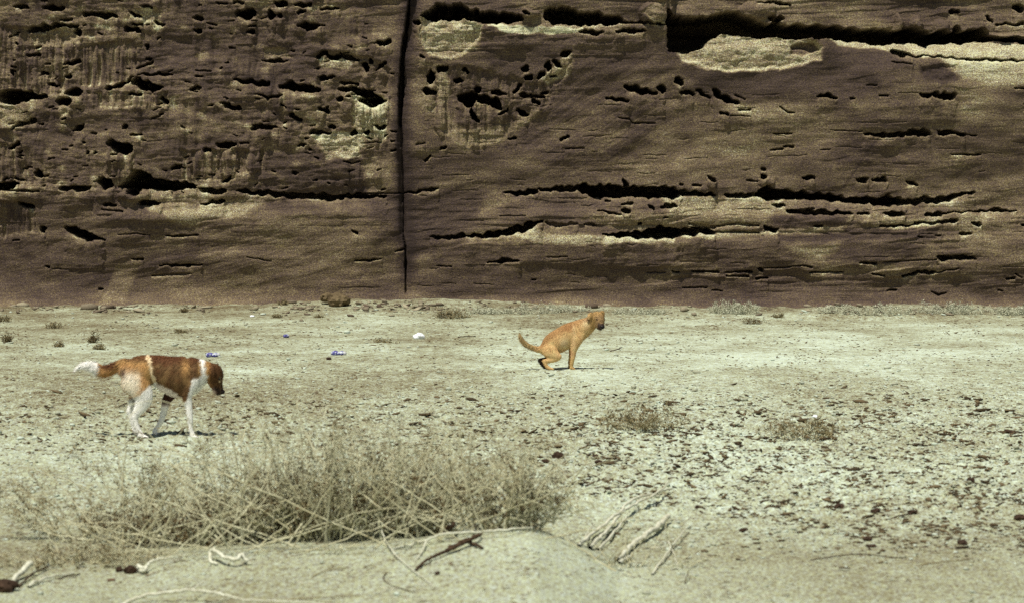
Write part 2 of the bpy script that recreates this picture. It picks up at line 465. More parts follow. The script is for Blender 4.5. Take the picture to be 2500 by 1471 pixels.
# rock colour patches; the sunlit slab and ledge faces are painted lighter too
for P, v, k, so in [
    ([(1190, 60), (1640, 110), (1500, 190), (1330, 330), (1240, 380), (1080, 430), (1000, 470), (1000, 400), (1200, 370), (1300, 300), (1230, 110)], 0.20, .75, 22),
    ([(1700, 190), (2050, 115), (2180, 130), (2220, 190), (2050, 240), (1720, 240)], 0.12, .8, 25),
    ([(620, 385), (880, 360), (890, 470), (640, 460)], 0.16, .8, 20),
    ([(380, 80), (760, 60), (760, 170), (330, 180)], 0.22, .7, 25),
    ([(0, 480), (330, 470), (420, 560), (250, 640), (380, 700), (0, 730)], 0.24, .6, 40),
    ([(1000, 490), (1180, 480), (1110, 600), (1000, 610)], 0.14, .8, 22),
    ([(1250, 480), (1540, 500), (1400, 540), (1200, 560)], 0.26, .6, 20),
    ([(1080, 590), (1700, 600), (1500, 720), (1050, 720)], 0.24, .6, 30),
    ([(1880, 560), (2280, 560), (2280, 580), (1900, 585)], 0.10, .85, 8),
    ([(1880, 525), (2130, 525), (2130, 548), (1880, 550)], 0.08, .8, 8),
    ([(2060, 590), (2250, 600), (2200, 640), (2020, 630)], 0.18, .7, 14),
    ([(1660, 665), (2500, 690), (2500, 730), (1660, 735)], 0.26, .6, 20),
    ([(1670, 590), (1900, 600), (1950, 655), (1680, 640)], 0.24, .5, 14),
    ([(1020, 40), (1180, 60), (1160, 120), (1080, 150), (1030, 110)], 0.72, .8, 6),
    ([(1190, 62), (1420, 72), (1380, 84), (1240, 78)], 0.78, .8, 6),
    ([(2020, 92), (2500, 110), (2500, 140), (2240, 135), (2040, 108)], 0.74, .85, 7),
    ([(2300, 140), (2500, 148), (2500, 200), (2420, 205), (2340, 190)], 0.80, .8, 14),
    ([(2140, 170), (2330, 180), (2320, 240), (2150, 240)], 0.45, .6, 14),
    ([(2240, 162), (2320, 160), (2335, 190), (2300, 205), (2250, 195)], 0.10, .85, 6),
    ([(370, 510), (560, 495), (640, 495), (600, 520), (440, 545)], 0.84, .7, 16),
    ([(340, 475), (680, 480), (640, 495), (380, 510)], 0.62, .7, 8),
    ([(640, 540), (840, 515), (960, 560), (880, 600), (640, 600)], 0.58, .6, 30),
    ([(890, 390), (975, 370), (975, 460), (900, 470)], 0.58, .7, 14),
    ([(1620, 478), (1900, 488), (1880, 525), (1640, 520)], 0.80, .7, 12),
    ([(1420, 530), (1850, 510), (1880, 545), (1500, 560)], 0.68, .65, 14),
    ([(1260, 575), (1640, 575), (1640, 590), (1300, 595)], 0.82, .8, 6),
    ([(1660, 572), (2050, 555), (2060, 566), (1680, 582)], 0.76, .75, 6),
    ([(2080, 520), (2300, 545), (2200, 560), (2060, 540)], 0.72, .6, 8),
    ([(2370, 440), (2500, 420), (2500, 510), (2380, 505)], 0.52, .8, 6),
    ([(1290, 420), (1900, 440), (2350, 440), (2000, 400), (1500, 390)], 0.50, .5, 25),
    ([(1860, 250), (2030, 240), (2030, 400), (1880, 400)], 0.50, .5, 30),
    ([(1050, 640), (1000, 700), (700, 730), (300, 735), (600, 620)], 0.46, .6, 30),
    ([(250, 735), (290, 650), (345, 635), (300, 735)], 0.68, .6, 10),
    ([(860, 230), (940, 230), (935, 330), (870, 330)], 0.72, .7, 8),
    ([(770, 330), (870, 325), (880, 380), (800, 390)], 0.80, .8, 6),

    ([(0, 255), (60, 258), (80, 300), (20, 320)], 0.66, .7, 8),
    ([(0, 0), (50, 0), (60, 30), (0, 45)], 0.6, .7, 8),
    ([(330, 15), (400, 20), (390, 75), (330, 60)], 0.62, .7, 6),
    ([(1630, 0), (1850, 0), (1920, 55), (1700, 40)], 0.48, .6, 12),
]: tone(P, v, k, so)
pale = np.clip(3.0 * (pn(PX / 38, PY / 24, 140) - 0.18), 0, 1) * lum
T += 0.34 * pale

# scoops
bowl([(1028, 45), (1060, 34), (1120, 40), (1178, 60), (1172, 95), (1150, 125), (1100, 148), (1050, 140), (1030, 105)], 0.10, 0.70, 12)
bowl([(1062, 165), (1110, 150), (1330, 200), (1395, 140), (1392, 175), (1335, 260), (1300, 290), (1235, 340), (1180, 362), (1130, 355), (1080, 320), (1062, 250)], 0.05, 0.30, 16, 0.45)
bowl([(1640, 120), (1700, 95), (1760, 76), (1880, 78), (1990, 92), (2010, 115), (2000, 150), (1930, 166), (1830, 178), (1730, 172), (1660, 150)], 0.13, 0.86, 12)
bowl([(766, 132), (790, 120), (900, 135), (960, 170), (945, 240), (900, 300), (885, 360), (850, 388), (800, 380), (760, 340), (800, 270), (775, 200)], 0.08, 0.42, 9)
bowl([(440, 365), (560, 362), (648, 365), (645, 410), (628, 432), (600, 425), (560, 445), (445, 440)], 0.05, 0.42, 8, 0.8)
bowl([(0, 60), (60, 66), (140, 62), (200, 120), (150, 232), (0, 232)], 0.05, 0.40, 8, 0.8)
bowl([(190, 110), (330, 95), (345, 150), (320, 205), (200, 212)], 0.04, 0.42, 8, 0.9)
bowl([(205, 222), (420, 222), (410, 262), (230, 266)], 0.04, 0.42, 8, 0.8)
bowl([(855, 235), (955, 235), (950, 330), (930, 365), (870, 365)], 0.04, 0.56, 8, 0.9)
bowl([(265, 350), (330, 350), (340, 450), (260, 450)], 0.04, 0.46, 8, 0.8)
bowl([(0, 350), (60, 350), (75, 462), (0, 462)], 0.04, 0.40, 8, 0.8)
bowl([(0, 492), (90, 492), (92, 570), (0, 582)], 0.05, 0.36, 8, 0.8)
bowl([(75, 75), (190, 62), (200, 100), (140, 115), (85, 112)], 0.07, 0.55, 8)
bowl([(330, 20), (385, 15), (400, 55), (350, 60)], 0.06, 0.66, 8)
bowl([(140, 230), (175, 235), (170, 285), (148, 285)], 0.05, 0.62, 6)
bowl([(0, 258), (55, 258), (70, 300), (10, 318)], 0.05, 0.64, 6)
bowl([(640, 120), (700, 115), (715, 140), (650, 148)], 0.03, 0.55, 6)
bowl([(2240, 160), (2330, 158), (2335, 188), (2300, 206), (2250, 198)], 0.02, 0.05, 6)
bowl([(1600, 0), (1625, 0), (1625, 60), (1590, 60), (1565, 30)], 0.03, 0.6, 5)
bowl([(1930, 112), (1985, 100), (2000, 120), (1960, 140), (1930, 135)], 0.12, 0.35, 5)
# knobs and broken blocks that stand proud of the face
for kx, ky, rx, ry, hh in [(1590, 35, 32, 30, .16), (1668, 30, 40, 22, .10), (1850, 22, 46, 22, .14), (2195, 62, 14, 34, .22), (2240, 66, 16, 32, .24), (2300, 72, 20, 28, .18),
        (1290, 34, 26, 12, .12), (330, 478, 40, 14, .10), (425, 455, 16, 12, .12), (1780, 120, 60, 30, .04), (1738, 450, 12, 16, .08), (1870, 445, 22, 12, .08),
        (500, 400, 34, 36, .07), (560, 402, 22, 34, .07), (620, 395, 18, 34, .08), (1075, 280, 14, 60, .07), (1235, 250, 12, 40, .07), (895, 280, 18, 40, .06), (90, 200, 14, 34, .07), (50, 140, 16, 44, .08),
        (150, 160, 18, 40, .07), (2120, 545, 24, 8, .03)]:
    r2_ = ((JX - kx) / rx) ** 2 + ((JY - ky) / ry) ** 2
    D -= hh * np.sqrt(np.clip(1 - r2_, 0, 1))

tone([(862, 235), (950, 240), (940, 330), (905, 345), (868, 325)], 0.80, .8, 7)
tone([(768, 332), (800, 325), (878, 322), (885, 360), (850, 386), (800, 378)], 0.82, .85, 5)
tone([(775, 140), (860, 150), (855, 165), (790, 165)], 0.8, .8, 4)
tone([(2020, 92), (2520, 108), (2520, 138), (2240, 134), (2040, 106)], 0.86, .85, 6)
tone([(2290, 140), (2520, 146), (2520, 205), (2420, 212), (2335, 190)], 0.84, .75, 16)
D -= 0.13 * sm(96, 215, PY) * sm(420, 230, PY) * sm(2000, 2150, PX)
tone([(1190, 62), (1420, 70), (1380, 84), (1240, 78)], 0.92, .9, 5)
tone([(1064, 170), (1092, 180), (1098, 290), (1135, 318), (1225, 305), (1232, 335), (1180, 360), (1130, 352), (1078, 315)], 0.66, .8, 7)
tone([(1240, 300), (1262, 290), (1310, 262), (1320, 275), (1270, 318), (1240, 325)], 0.62, .7, 6)
tone([(1318, 190), (1390, 130), (1400, 165), (1380, 190), (1330, 208)], 0.72, .8, 5)

# the dark roofed recess high on the right
R5 = lambda L: [(1660 + a / 2.9417, b / 2.9417) for a, b in L]
hole(R5([(-95, 60), (-60, 100), (0, 115), (60, 120), (200, 110), (290, 80), (400, 80), (500, 120), (640, 170), (700, 140), (740, 170),
         (860, 170), (1100, 180), (1310, 200), (1430, 200), (1590, 220), (1610, 180), (1720, 200), (1800, 240), (1900, 210),
         (1960, 230), (1990, 170), (2040, 230), (2090, 200), (2180, 200), (2230, 250), (2471, 270), (2600, 275), (2600, 330), (2471, 310), (2300, 290),
         (2100, 300), (2000, 320), (1940, 300), (1850, 310), (1760, 340), (1700, 310), (1560, 300), (1480, 320), (1330, 305),
         (1200, 290), (900, 270), (800, 280), (680, 265), (600, 270), (420, 255), (300, 245), (230, 270), (150, 340), (70, 375),
         (-90, 370), (-95, 200)]), 2.2)
s = box_of([(1600, 95), (2560, 200)], 5)
rim = np.interp(PX[s], [1600, 1700, 1760, 1900, 2050, 2200, 2560], [128, 110, 82, 88, 96, 103, 105])
vv = PY[s] - rim
D[s] += np.where(vv > 0, 0.16 * np.exp(-np.maximum(vv, 0) / 26), 0.16) * sm(1600, 1660, PX[s]) * sm(2010, 2060, PX[s])
D += 0.22 * sm(78, 62, PY - 0.02 * (PX - 1650)) * sm(1635, 1650, PX)
# the block edge left of the recess and the ledge step right of the crack
D += 0.05 * sm(1622, 1632, PX) * sm(130, 100, PY)

# faces that lean outwards below the long ledges and so catch the sun
D -= 0.15 * sm(492, 535, PY + 0.03 * (PX - 500)) * sm(745, 560, PY) * sm(150, 330, PX) * sm(985, 900, PX)
D -= 0.12 * sm(484, 535, PY - 0.012 * (PX - 1250)) * sm(1200, 1300, PX) * (1 - 0.7 * sm(600, 745, PY))
D -= 0.07 * sm(556, 596, PY) * sm(1200, 1300, PX) * (1 - sm(620, 745, PY))
D += 0.05 * sm(240, 200, PY) * sm(-40, 100, PX) * sm(980, 900, PX)
# vertical crack
cx = np.interp(PY, [-60, 0, 60, 150, 300, 450, 570, 600, 700, 760], [1002, 1000, 994, 982, 977, 981, 984, 990, 991, 990]) + 0.7 * pn(PY / 40, 0 * PY, 150)
cw = np.interp(PY, [-60, 0, 50, 90, 150, 220, 300, 420, 570, 580, 660, 712, 730], [2, 3, 5, 6, 5, 8, 4.5, 3, 2.5, 3.8, 3.2, 3, 0])
cw = cw * (1 + 0.7 * pn(PY / 22, 0 * PY, 152))
cd = np.interp(PY, [-60, 60, 250, 400, 570, 640, 712, 730], [0.15, 0.5, 0.40, 0.05, 0.04, 0.20, 0.08, 0.0])
dx = PX - cx
D += cd * sm(cw, cw - 2.5, np.abs(dx)) * (1 - sm(290, 330, PY) * sm(585, 560, PY))
D += 0.11 * np.exp(-(dx / 6.5) ** 2) * sm(280, 340, PY) * sm(590, 560, PY)
D += 0.085 * sm(0, 5, dx) * np.exp(-np.maximum(dx, 0) / 34) * sm(620, 540, PY) * (0.35 + 0.65 * sm(400, 250, PY))
D -= np.where(dx < 0, 0.07 * np.exp(dx / 26), 0) * sm(600, 560, PY)
T -= 0.60 * np.exp(-((dx - 4) / 20) ** 2) * sm(720, 640, PY)  # shadow band along the crack, painted into the tone

# crevices, traced as (x, y, half thickness)
def S(reg, lst, depth=None, lip=1.0):
    ox, oy, k = reg
    grow = 1.22 if reg in (A3, A4) else 1.08
    for item in lst:
        slot([(ox + a / k, oy + b / k, c / k * grow) for a, b, c in item], depth, lip)
A3, A4, A5, A6, A7, A8 = (0, 0, 2.942), (830, 0, 2.942), (1660, 0, 2.942), (0, 430, 2.942), (830, 430, 2.942), (1660, 430, 2.942)
S(A3, [
 [(320,55,10),(400,58,18),(470,60,16)], [(120,40,10),(210,50,15)], [(600,100,10),(700,100,16),(850,115,12)], [(940,85,8),(1020,120,16)],
 [(1020,45,6),(1100,50,8)], [(890,200,14),(950,205,20),(1010,215,18)], [(1120,150,10),(1175,185,12)], [(960,170,8),(1030,170,8)],
 [(440,140,8),(530,140,8)], [(1700,100,24),(1780,95,34),(1840,95,26)], [(1940,100,30),(1975,110,34)], [(1995,110,20),(2030,110,20)],
 [(1390,125,8),(1470,135,10)], [(1490,165,4),(1560,180,5)], [(1395,215,10),(1450,220,16)], [(1785,225,12),(1835,230,12)], [(1790,190,5),(1840,185,7)],
 [(2140,90,12),(2200,80,14)], [(2150,185,10),(2180,180,20),(2220,195,22),(2310,180,6)], [(2130,40,10),(2250,35,14)], [(1980,20,16),(2060,25,22)],
 [(2300,60,6),(2440,60,10)], [(1560,20,5),(1640,25,6)], [(1680,15,7),(1760,18,8)], [(210,215,12),(350,195,16),(440,182,10),(570,185,8)],
 [(540,225,18),(590,230,20)], [(1050,330,13),(1080,335,13)], [(1050,415,12),(1080,418,12)], [(985,490,5),(1040,470,8),(1100,440,8)], [(110,315,10),(135,318,10)],
 [(85,525,14),(115,528,14)], [(300,520,14),(340,522,14)], [(480,550,12),(520,540,12)], [(210,395,6),(290,390,8)], [(470,460,10),(580,440,16)],
 [(360,600,16),(430,610,10)], [(0,690,34),(100,700,42),(200,690,30),(300,690,14),(350,690,5)], [(480,665,12),(540,665,20),(600,665,16)],
 [(760,630,12),(800,635,14),(900,600,12),(965,550,8)], [(950,590,18),(1030,605,34),(1100,635,26),(1180,630,10)], [(1370,635,10),(1450,635,10)],
 [(930,675,8),(1020,680,12)], [(1165,700,16),(1210,735,18)], [(415,735,16),(470,728,26),(520,740,20)], [(1000,535,3),(1150,535,8),(1240,535,6)],
 [(1410,505,3),(1520,510,4)], [(1410,545,6),(1460,548,6)], [(1680,575,5),(1800,590,16),(1950,605,14)],
 [(2010,620,10),(2110,620,32),(2220,640,22),(2300,645,16)], [(2300,560,14),(2400,555,16)], [(2280,405,12),(2340,378,14),(2380,410,16),(2440,412,16)],
 [(1880,435,3),(1980,438,9),(2080,435,3)], [(1590,745,10),(1680,775,16),(1740,785,12)], [(1840,680,4),(1940,705,12),(2030,680,4)],
 [(2035,755,8),(2065,780,8)], [(2085,820,10),(2130,850,14),(2170,860,8)], [(2290,775,14),(2370,795,16)], [(1820,910,16),(1880,910,16),(2000,915,4)],
 [(2370,915,14),(2410,915,14)], [(2230,950,12),(2370,955,12)], [(90,925,6),(180,890,12),(270,865,12)], [(540,925,14),(610,915,22)],
 [(450,852,8),(480,848,8)], [(890,912,12),(920,912,12)], [(950,968,8),(1020,970,4)], [(1100,852,4),(1160,838,4)], [(80,1065,12),(150,1025,16)],
 [(780,1020,24),(850,1060,36),(960,1065,34)], [(635,1097,8),(650,1097,8)], [(685,1097,8),(700,1097,8)], [(610,1030,8),(630,1030,8)],
 [(1560,1040,16),(1620,1040,18),(1700,1040,14)], [(1470,1078,10),(1520,1078,10)], [(1730,1028,4),(1790,1028,5)], [(2140,1045,8),(2200,1042,8)],
 [(260,1250,18),(315,1265,18)], [(30,1290,6),(60,1280,6)], [(110,1280,6),(140,1290,6)], [(1235,1225,8),(1295,1190,10)],
 [(700,1300,14),(760,1320,32),(820,1325,22)], [(860,1340,12),(950,1305,40),(1020,1290,52),(1090,1310,40),(1150,1330,34),(1240,1335,28),(1350,1325,20),(1410,1350,8)],
 [(920,1370,30),(1020,1370,30)], [(20,1365,5),(150,1370,7),(290,1375,4)], [(440,1355,6),(540,1358,16),(660,1350,12)],
 [(1440,1360,14),(1540,1378,16),(1620,1370,14)], [(1600,1310,8),(1660,1275,12)], [(1700,1370,6),(1850,1385,12),(2100,1405,16),(2460,1420,16)],
])
S(A4, [
 [(590,120,16),(700,90,48),(800,90,46),(905,85,50)], [(890,90,44),(1000,120,34),(1150,130,34),(1310,130,26)], [(1310,85,10),(1360,100,10)],
 [(1470,105,50),(1600,110,55),(1750,130,42),(1900,140,34),(1990,145,30),(2030,155,10)], [(2000,160,6),(2200,165,9),(2340,185,8)],
 [(1720,222,6),(1800,235,13),(1890,238,8)], [(1970,225,8),(2060,225,14),(2180,222,10)], [(265,300,14),(320,315,18),(370,295,16)],
 [(0,390,12),(60,410,14),(140,430,8)], [(165,470,30),(205,495,30)], [(210,440,14),(250,445,14)], [(265,500,8),(330,455,14)],
 [(0,595,8),(60,600,10),(130,600,6)], [(0,640,12),(100,640,18),(200,685,30),(310,725,34)], [(130,715,16),(230,735,34),(340,725,12)],
 [(-5,710,14),(25,712,14)], [(55,690,8),(80,690,8)], [(240,905,4),(300,920,14),(335,905,6)], [(85,955,18),(115,957,18)], [(180,955,15),(210,957,15)],
 [(160,1030,3),(300,1020,4)], [(30,1160,3),(90,1172,5),(145,1160,3)], [(535,155,18),(575,158,18)], [(575,400,12),(610,410,12)],
 [(700,490,20),(780,500,18)], [(630,545,40),(680,550,40)], [(600,645,18),(690,665,20)], [(830,575,18),(870,580,18)], [(885,500,16),(915,515,16)],
 [(850,700,34),(920,720,46),(990,700,50)], [(940,800,30),(970,850,22),(995,880,14)], [(975,640,22),(1010,645,22)],
 [(990,700,34),(1080,725,32),(1170,755,34)], [(1080,665,12),(1140,665,15),(1200,678,10)], [(1250,660,16),(1300,615,16)],
 [(1295,680,12),(1350,688,12),(1465,700,6)], [(1380,730,14),(1430,735,16)], [(1440,670,10),(1490,662,10)], [(1145,825,10),(1205,785,12)],
 [(1270,790,20),(1345,830,10)], [(1310,498,16),(1350,490,16)], [(1325,555,16),(1380,555,16)], [(1420,560,14),(1465,530,14)],
 [(1480,480,24),(1510,470,28)], [(1535,440,20),(1585,475,22)], [(1590,400,12),(1650,378,14)], [(1510,555,8),(1560,545,8)],
 [(1215,992,10),(1265,992,10)], [(1590,1002,8),(1640,985,12)], [(2045,625,14),(2140,645,24),(2270,672,10)], [(2280,635,20),(2330,645,24)],
 [(1900,708,6),(2000,712,12),(2070,728,8)], [(2400,575,14),(2445,590,18)], [(2000,845,3),(2080,860,4),(2100,880,3),(2260,885,4)],
 [(1620,1068,3),(1750,1065,4)], [(720,1060,8),(760,1060,8)], [(605,1155,7),(655,1128,8)], [(550,1040,4),(610,1028,4)],
 [(1180,1380,4),(1260,1390,17),(1420,1375,8)], [(1430,1365,4),(1560,1362,14),(1700,1350,16)],
 [(1690,1350,14),(1830,1375,38),(1980,1375,34),(2100,1380,32),(2445,1388,30)], [(2035,1310,22),(2070,1330,22)],
 [(0,1410,13),(180,1405,16),(335,1415,4)], [(170,1390,3),(440,1388,3)], [(460,1390,5),(600,1370,8),(710,1358,5)],
])
S(A5, [
 [(555,5,4),(700,8,10),(800,30,12)], [(640,120,10),(720,128,22),(750,122,18)], [(1945,70,12),(2015,82,14)], [(2400,50,18),(2480,55,24)],
 [(2205,105,16),(2255,150,16)], [(2270,165,5),(2480,172,9)], [(1505,372,10),(1560,378,18),(1655,400,8)], [(1510,445,3),(1650,465,4)],
 [(1650,405,3),(1850,405,4),(2050,430,7),(2270,432,9),(2480,438,4)], [(980,690,5),(1060,692,15),(1115,700,7)], [(1215,710,7),(1245,710,7)],
 [(1330,615,3),(1400,615,4)], [(1420,690,5),(1480,690,6)], [(1710,685,14),(1790,690,18)], [(1795,680,14),(1880,695,24),(1960,695,24)],
 [(2380,640,5),(2480,640,6)], [(2455,740,10),(2480,742,12)], [(-20,590,14),(20,595,14)], [(0,658,12),(90,675,14)], [(118,650,14),(205,700,10)],
 [(230,655,20),(290,695,26),(350,720,22),(425,735,5)], [(395,685,5),(465,715,5)], [(420,790,5),(505,785,7)], [(275,812,10),(345,818,14)],
 [(360,830,3),(500,838,3)], [(715,770,4),(770,808,6),(815,810,5)], [(670,962,4),(800,960,6)],
 [(1310,960,4),(1420,970,16),(1560,965,14),(1700,955,18),(1785,960,14)], [(1840,950,14),(1950,955,16),(2030,972,14)], [(2045,970,4),(2115,975,5)],
 [(1080,935,2),(1300,945,2)], [(1940,1110,4),(2150,1112,6)], [(650,1078,4),(740,1070,6)], [(745,1052,6),(815,1055,7)], [(1010,1078,2),(1075,1075,4)],
 [(885,1275,12),(958,1278,15)], [(585,1272,15),(612,1275,15)], [(585,1215,8),(612,1218,8)], [(1265,1290,13),(1342,1292,14)],
 [(1372,1293,13),(1482,1292,13)], [(1628,1310,10),(1702,1328,12)], [(0,1385,20),(120,1390,18),(250,1402,6)], [(320,1405,12),(450,1405,17),(565,1395,14)],
 [(555,1390,26),(620,1385,46),(700,1395,40),(850,1405,24),(1000,1412,24),(1200,1432,18)], [(1190,1440,14),(1400,1450,22),(1500,1440,36),(1610,1455,18)],
 [(1590,1450,16),(1880,1438,20),(2040,1390,10),(2110,1388,12)], [(200,1265,8),(245,1300,10)], [(480,1298,5),(555,1305,6)], [(90,1330,6),(150,1335,6)],
])
S(A6, [
 [(145,195,10),(250,225,16)], [(760,205,10),(835,212,10)], [(740,240,3),(890,255,5)], [(1005,190,12),(1080,195,18),(1165,195,10)],
 [(1440,200,4),(1530,185,14),(1610,180,8)], [(470,370,16),(540,395,30),(630,430,32),(750,455,8)], [(860,420,2),(1000,412,3),(1080,425,2)],
 [(1200,428,3),(1300,432,7),(1430,425,3)], [(290,380,14),(335,385,14)], [(95,462,5),(140,460,5)], [(950,595,3),(1030,595,7)],
 [(1150,640,2),(1370,640,12),(1450,635,2)], [(330,648,8),(355,650,8)], [(380,665,2),(490,670,2)], [(1780,580,2),(1950,612,2)], [(710,810,6),(740,812,6)],
])
S(A6, [[(1090,715,5),(1280,705,8),(1370,700,3)], [(1700,1180,2),(1760,1180,2)]], 0.07)
S(A7, [
 [(650,440,5),(760,440,13),(890,430,13)], [(895,425,6),(1050,430,16),(1200,400,22),(1310,378,28),(1450,322,12)], [(90,392,6),(130,412,8)],
 [(110,605,3),(200,605,8),(300,592,3)], [(400,540,4),(460,525,6)], [(1055,615,3),(1170,607,14),(1290,600,5)], [(1490,580,3),(1630,577,3)],
 [(700,645,2),(800,650,3)], [(1885,425,4),(2050,420,16),(2160,425,24),(2300,400,42),(2450,408,32)], [(1850,245,3),(1930,265,9),(2020,275,4)],
 [(2035,250,12),(2080,252,10)], [(1830,160,7),(1875,165,8)], [(1905,180,6),(1940,182,6)], [(2020,205,6),(2100,195,8)],
 [(2215,210,14),(2250,240,14)], [(2300,225,10),(2410,215,12)], [(2140,340,9),(2165,342,9)], [(2320,295,5),(2350,295,5)], [(1380,742,5),(1405,742,5)],
 [(2380,678,5),(2430,688,6)], [(2200,688,2),(2330,690,2)], [(2440,60,5),(2460,62,5)],
])
S(A7, [[(1470,325,8),(1560,362,14),(1700,340,8)], [(1760,345,12),(1830,350,8)], [(1150,285,2),(1330,285,2)]], 0.10)
S(A8, [
 [(0,405,24),(130,392,26),(250,400,8)], [(160,402,5),(400,400,5),(560,405,4)], [(590,368,16),(640,380,20),(695,385,10)],
 [(665,212,6),(745,215,10)], [(755,250,8),(900,260,15),(1050,262,14),(1225,268,8)], [(1265,270,9),(1350,270,10)],
 [(1445,265,8),(1520,272,16),(1605,275,16)], [(1755,278,14),(1872,273,14)], [(1880,265,2),(2200,250,5),(2280,246,11),(2410,256,3)],
 [(1670,337,7),(1875,335,9)], [(1885,327,9),(1985,322,12)], [(1425,358,10),(1530,360,6),(1700,345,3)], [(955,358,8),(1015,358,8)],
 [(2090,340,8),(2155,345,12)], [(1995,412,6),(2080,412,9)], [(1695,435,5),(1730,436,5)], [(1825,425,4),(1860,426,4)], [(2450,352,9),(2480,350,9)],
 [(1838,583,15),(1960,587,14),(2112,585,7)], [(1280,622,7),(1400,622,8)], [(1450,615,3),(1640,605,3),(1830,597,3)], [(85,682,5),(275,685,8)],
 [(325,690,3),(440,683,6),(512,683,8)], [(555,675,11),(585,678,11)], [(600,660,3),(700,655,3),(860,640,4)], [(870,640,4),(940,655,6)],
 [(925,688,6),(1160,686,3)], [(1370,700,6),(1460,712,5)], [(1590,710,10),(1700,685,13),(1830,685,8)], [(1830,690,3),(1990,660,3)],
 [(545,740,8),(625,722,9)], [(330,715,4),(490,720,6)], [(20,800,3),(190,797,4)], [(230,815,2),(300,822,3)], [(1485,820,5),(1550,815,5)],
 [(1800,830,3),(1850,850,5),(1905,835,4)], [(2335,735,6),(2395,732,8)], [(2400,698,4),(2445,728,4)], [(2280,820,4),(2310,825,4)],
])
S(A8, [[(60,340,8),(150,355,14),(250,370,10)], [(260,360,4),(400,340,8),(560,355,8)], [(780,248,4),(880,238,5),(960,235,4)]], 0.12)
# outside the frame and in the left upper part: more of the same, smaller
r2 = np.random.default_rng(12)
for k in range(150):
    x, y = r2.uniform(-10, 960), r2.uniform(-10, 470)
    w = r2.uniform(3, 14); slot([(x, y, r2.uniform(0.8, 2.6)), (x + w, y + r2.uniform(-4, 4), r2.uniform(0.8, 2.4))])
for k in range(110):
    x, y = r2.uniform(1000, 2500), r2.uniform(200, 700)
    w = r2.uniform(10, 70); slot([(x, y, 0.3), (x + w / 2, y + r2.uniform(-2, 2), r2.uniform(0.4, 1.1)), (x + w, y + r2.uniform(-3, 3), 0.3)], 0.04, 0.5)
for k in range(90):
    x, y = r2.choice([r2.uniform(-1500, -60), r2.uniform(2560, 3900)]), r2.uniform(-1200, 690)
    w = r2.uniform(30, 320); t = r2.uniform(4, 22)
    slot([(x, y, t * .4), (x + w / 2, y + r2.uniform(-8, 8), t), (x + w, y + r2.uniform(-10, 10), t * .3)])
for k in range(60):
    x, y = r2.uniform(-100, 2600), r2.uniform(-1200, -60)
    w = r2.uniform(60, 420); t = r2.uniform(4, 22)
    slot([(x, y, t * .4), (x + w / 2, y + r2.uniform(-8, 8), t), (x + w, y + r2.uniform(-10, 10), t * .3)])
# foot of the cliff flares out, diagonal joint
D -= 0.45 * np.exp(-np.clip(760 - PY, 0, None) / 26.0)
djx = np.interp(PY, [320, 470], [2150, 2050])
T -= 0.16 * sm(7, 0.5, np.abs(PX - djx)) * sm(318, 330, PY) * sm(472, 455, PY)

CXw, CZw = wx(PX), wz(PY)
V = np.stack([CXw, CY + D, CZw], -1).reshape(-1, 3)
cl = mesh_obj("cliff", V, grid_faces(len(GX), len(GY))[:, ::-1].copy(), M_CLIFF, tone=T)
tag(cl, "dark brown layered sandstone cliff with black crevices above the pale sand", "cliff", kind="structure")

# ------------------------------------------------------------------ the ground: one sheet
gx = spread(-9.5, 9.5, 0.022, -60, 60, 1.12)
ys = [8.0]
while ys[-1] < 41.5:
    y = ys[-1]; ys.append(y + 0.014 + 0.0016 * max(0, y - 12))
y = ys[0]; s_ = 0.02; front = []
while y > -40:
    s_ *= 1.25; y -= s_; front.append(y)
gy = np.array(front[::-1] + ys)
X, Y = np.meshgrid(gx, gy)
Z = ground_h(X, Y)
MI, brok = micro(X, Y)
Z = Z + MI
TN = 0.50 + 0.22 * fbm(X * 0.35, Y * 0.16, 4, 220)
TN += 0.10 * sm(19, 16, Y) * sm(13, 14.5, Y)
TN += 0.16 * sm(21.5, 24, Y) * sm(35, 31, Y) * sm(-1.2, 0.4, X)
TN -= 0.16 * sm(26, 22, Y) * sm(17, 19, Y) * sm(1.5, -1, X)
TN -= 0.10 * sm(28, 33, Y) * sm(-4, -7, X)
TN -= 0.10 * sm(13.0, 12.2, Y)
TN += 0.10 * np.clip(3 * pn(X * 0.9, Y * 0.9, 226), -1, 1) * sm(22, 27, Y)
CR = np.clip(sm(12.1, 13.2, Y) * (0.45 + 0.55 * brok) + 0.70 * sm(18, 24, Y), 0.0, 1)
TN = TN + 0.12 * sm(12.6, 12.0, Y) - 0.16 * sm(34.5, 37.5, Y) + 0.06 * brok
g = mesh_obj("ground", np.stack([X, Y, Z], -1).reshape(-1, 3), grid_faces(len(gx), len(gy)), M_SAND, smooth=True, tone=TN)
a_ = g.data.attributes.new("crust", "FLOAT", "POINT"); a_.data.foreach_set("value", CR.astype(np.float32).ravel())
tag(g, "pale greenish sand flat strewn with brown debris below the cliff", "ground", kind="structure")

# ------------------------------------------------------------------ dogs
def catmull(P, n):
    P = np.asarray(P, float)
    if len(P) < 3: 
        t = np.linspace(0, 1, n * (len(P) - 1) + 1)[:, None]
        return P[0] * (1 - t) + P[-1] * t
    Q = np.vstack([2 * P[0] - P[1], P, 2 * P[-1] - P[-2]])
    out_ = []
    for i in range(1, len(Q) - 2):
        for k in range(n):
            t = k / n
            out_.append(0.5 * ((2 * Q[i]) + (-Q[i - 1] + Q[i + 1]) * t + (2 * Q[i - 1] - 5 * Q[i] + 4 * Q[i + 1] - Q[i + 2]) * t * t
                              + (-Q[i - 1] + 3 * Q[i] - 3 * Q[i + 1] + Q[i + 2]) * t ** 3))
    out_.append(Q[-2])
    return np.array(out_)

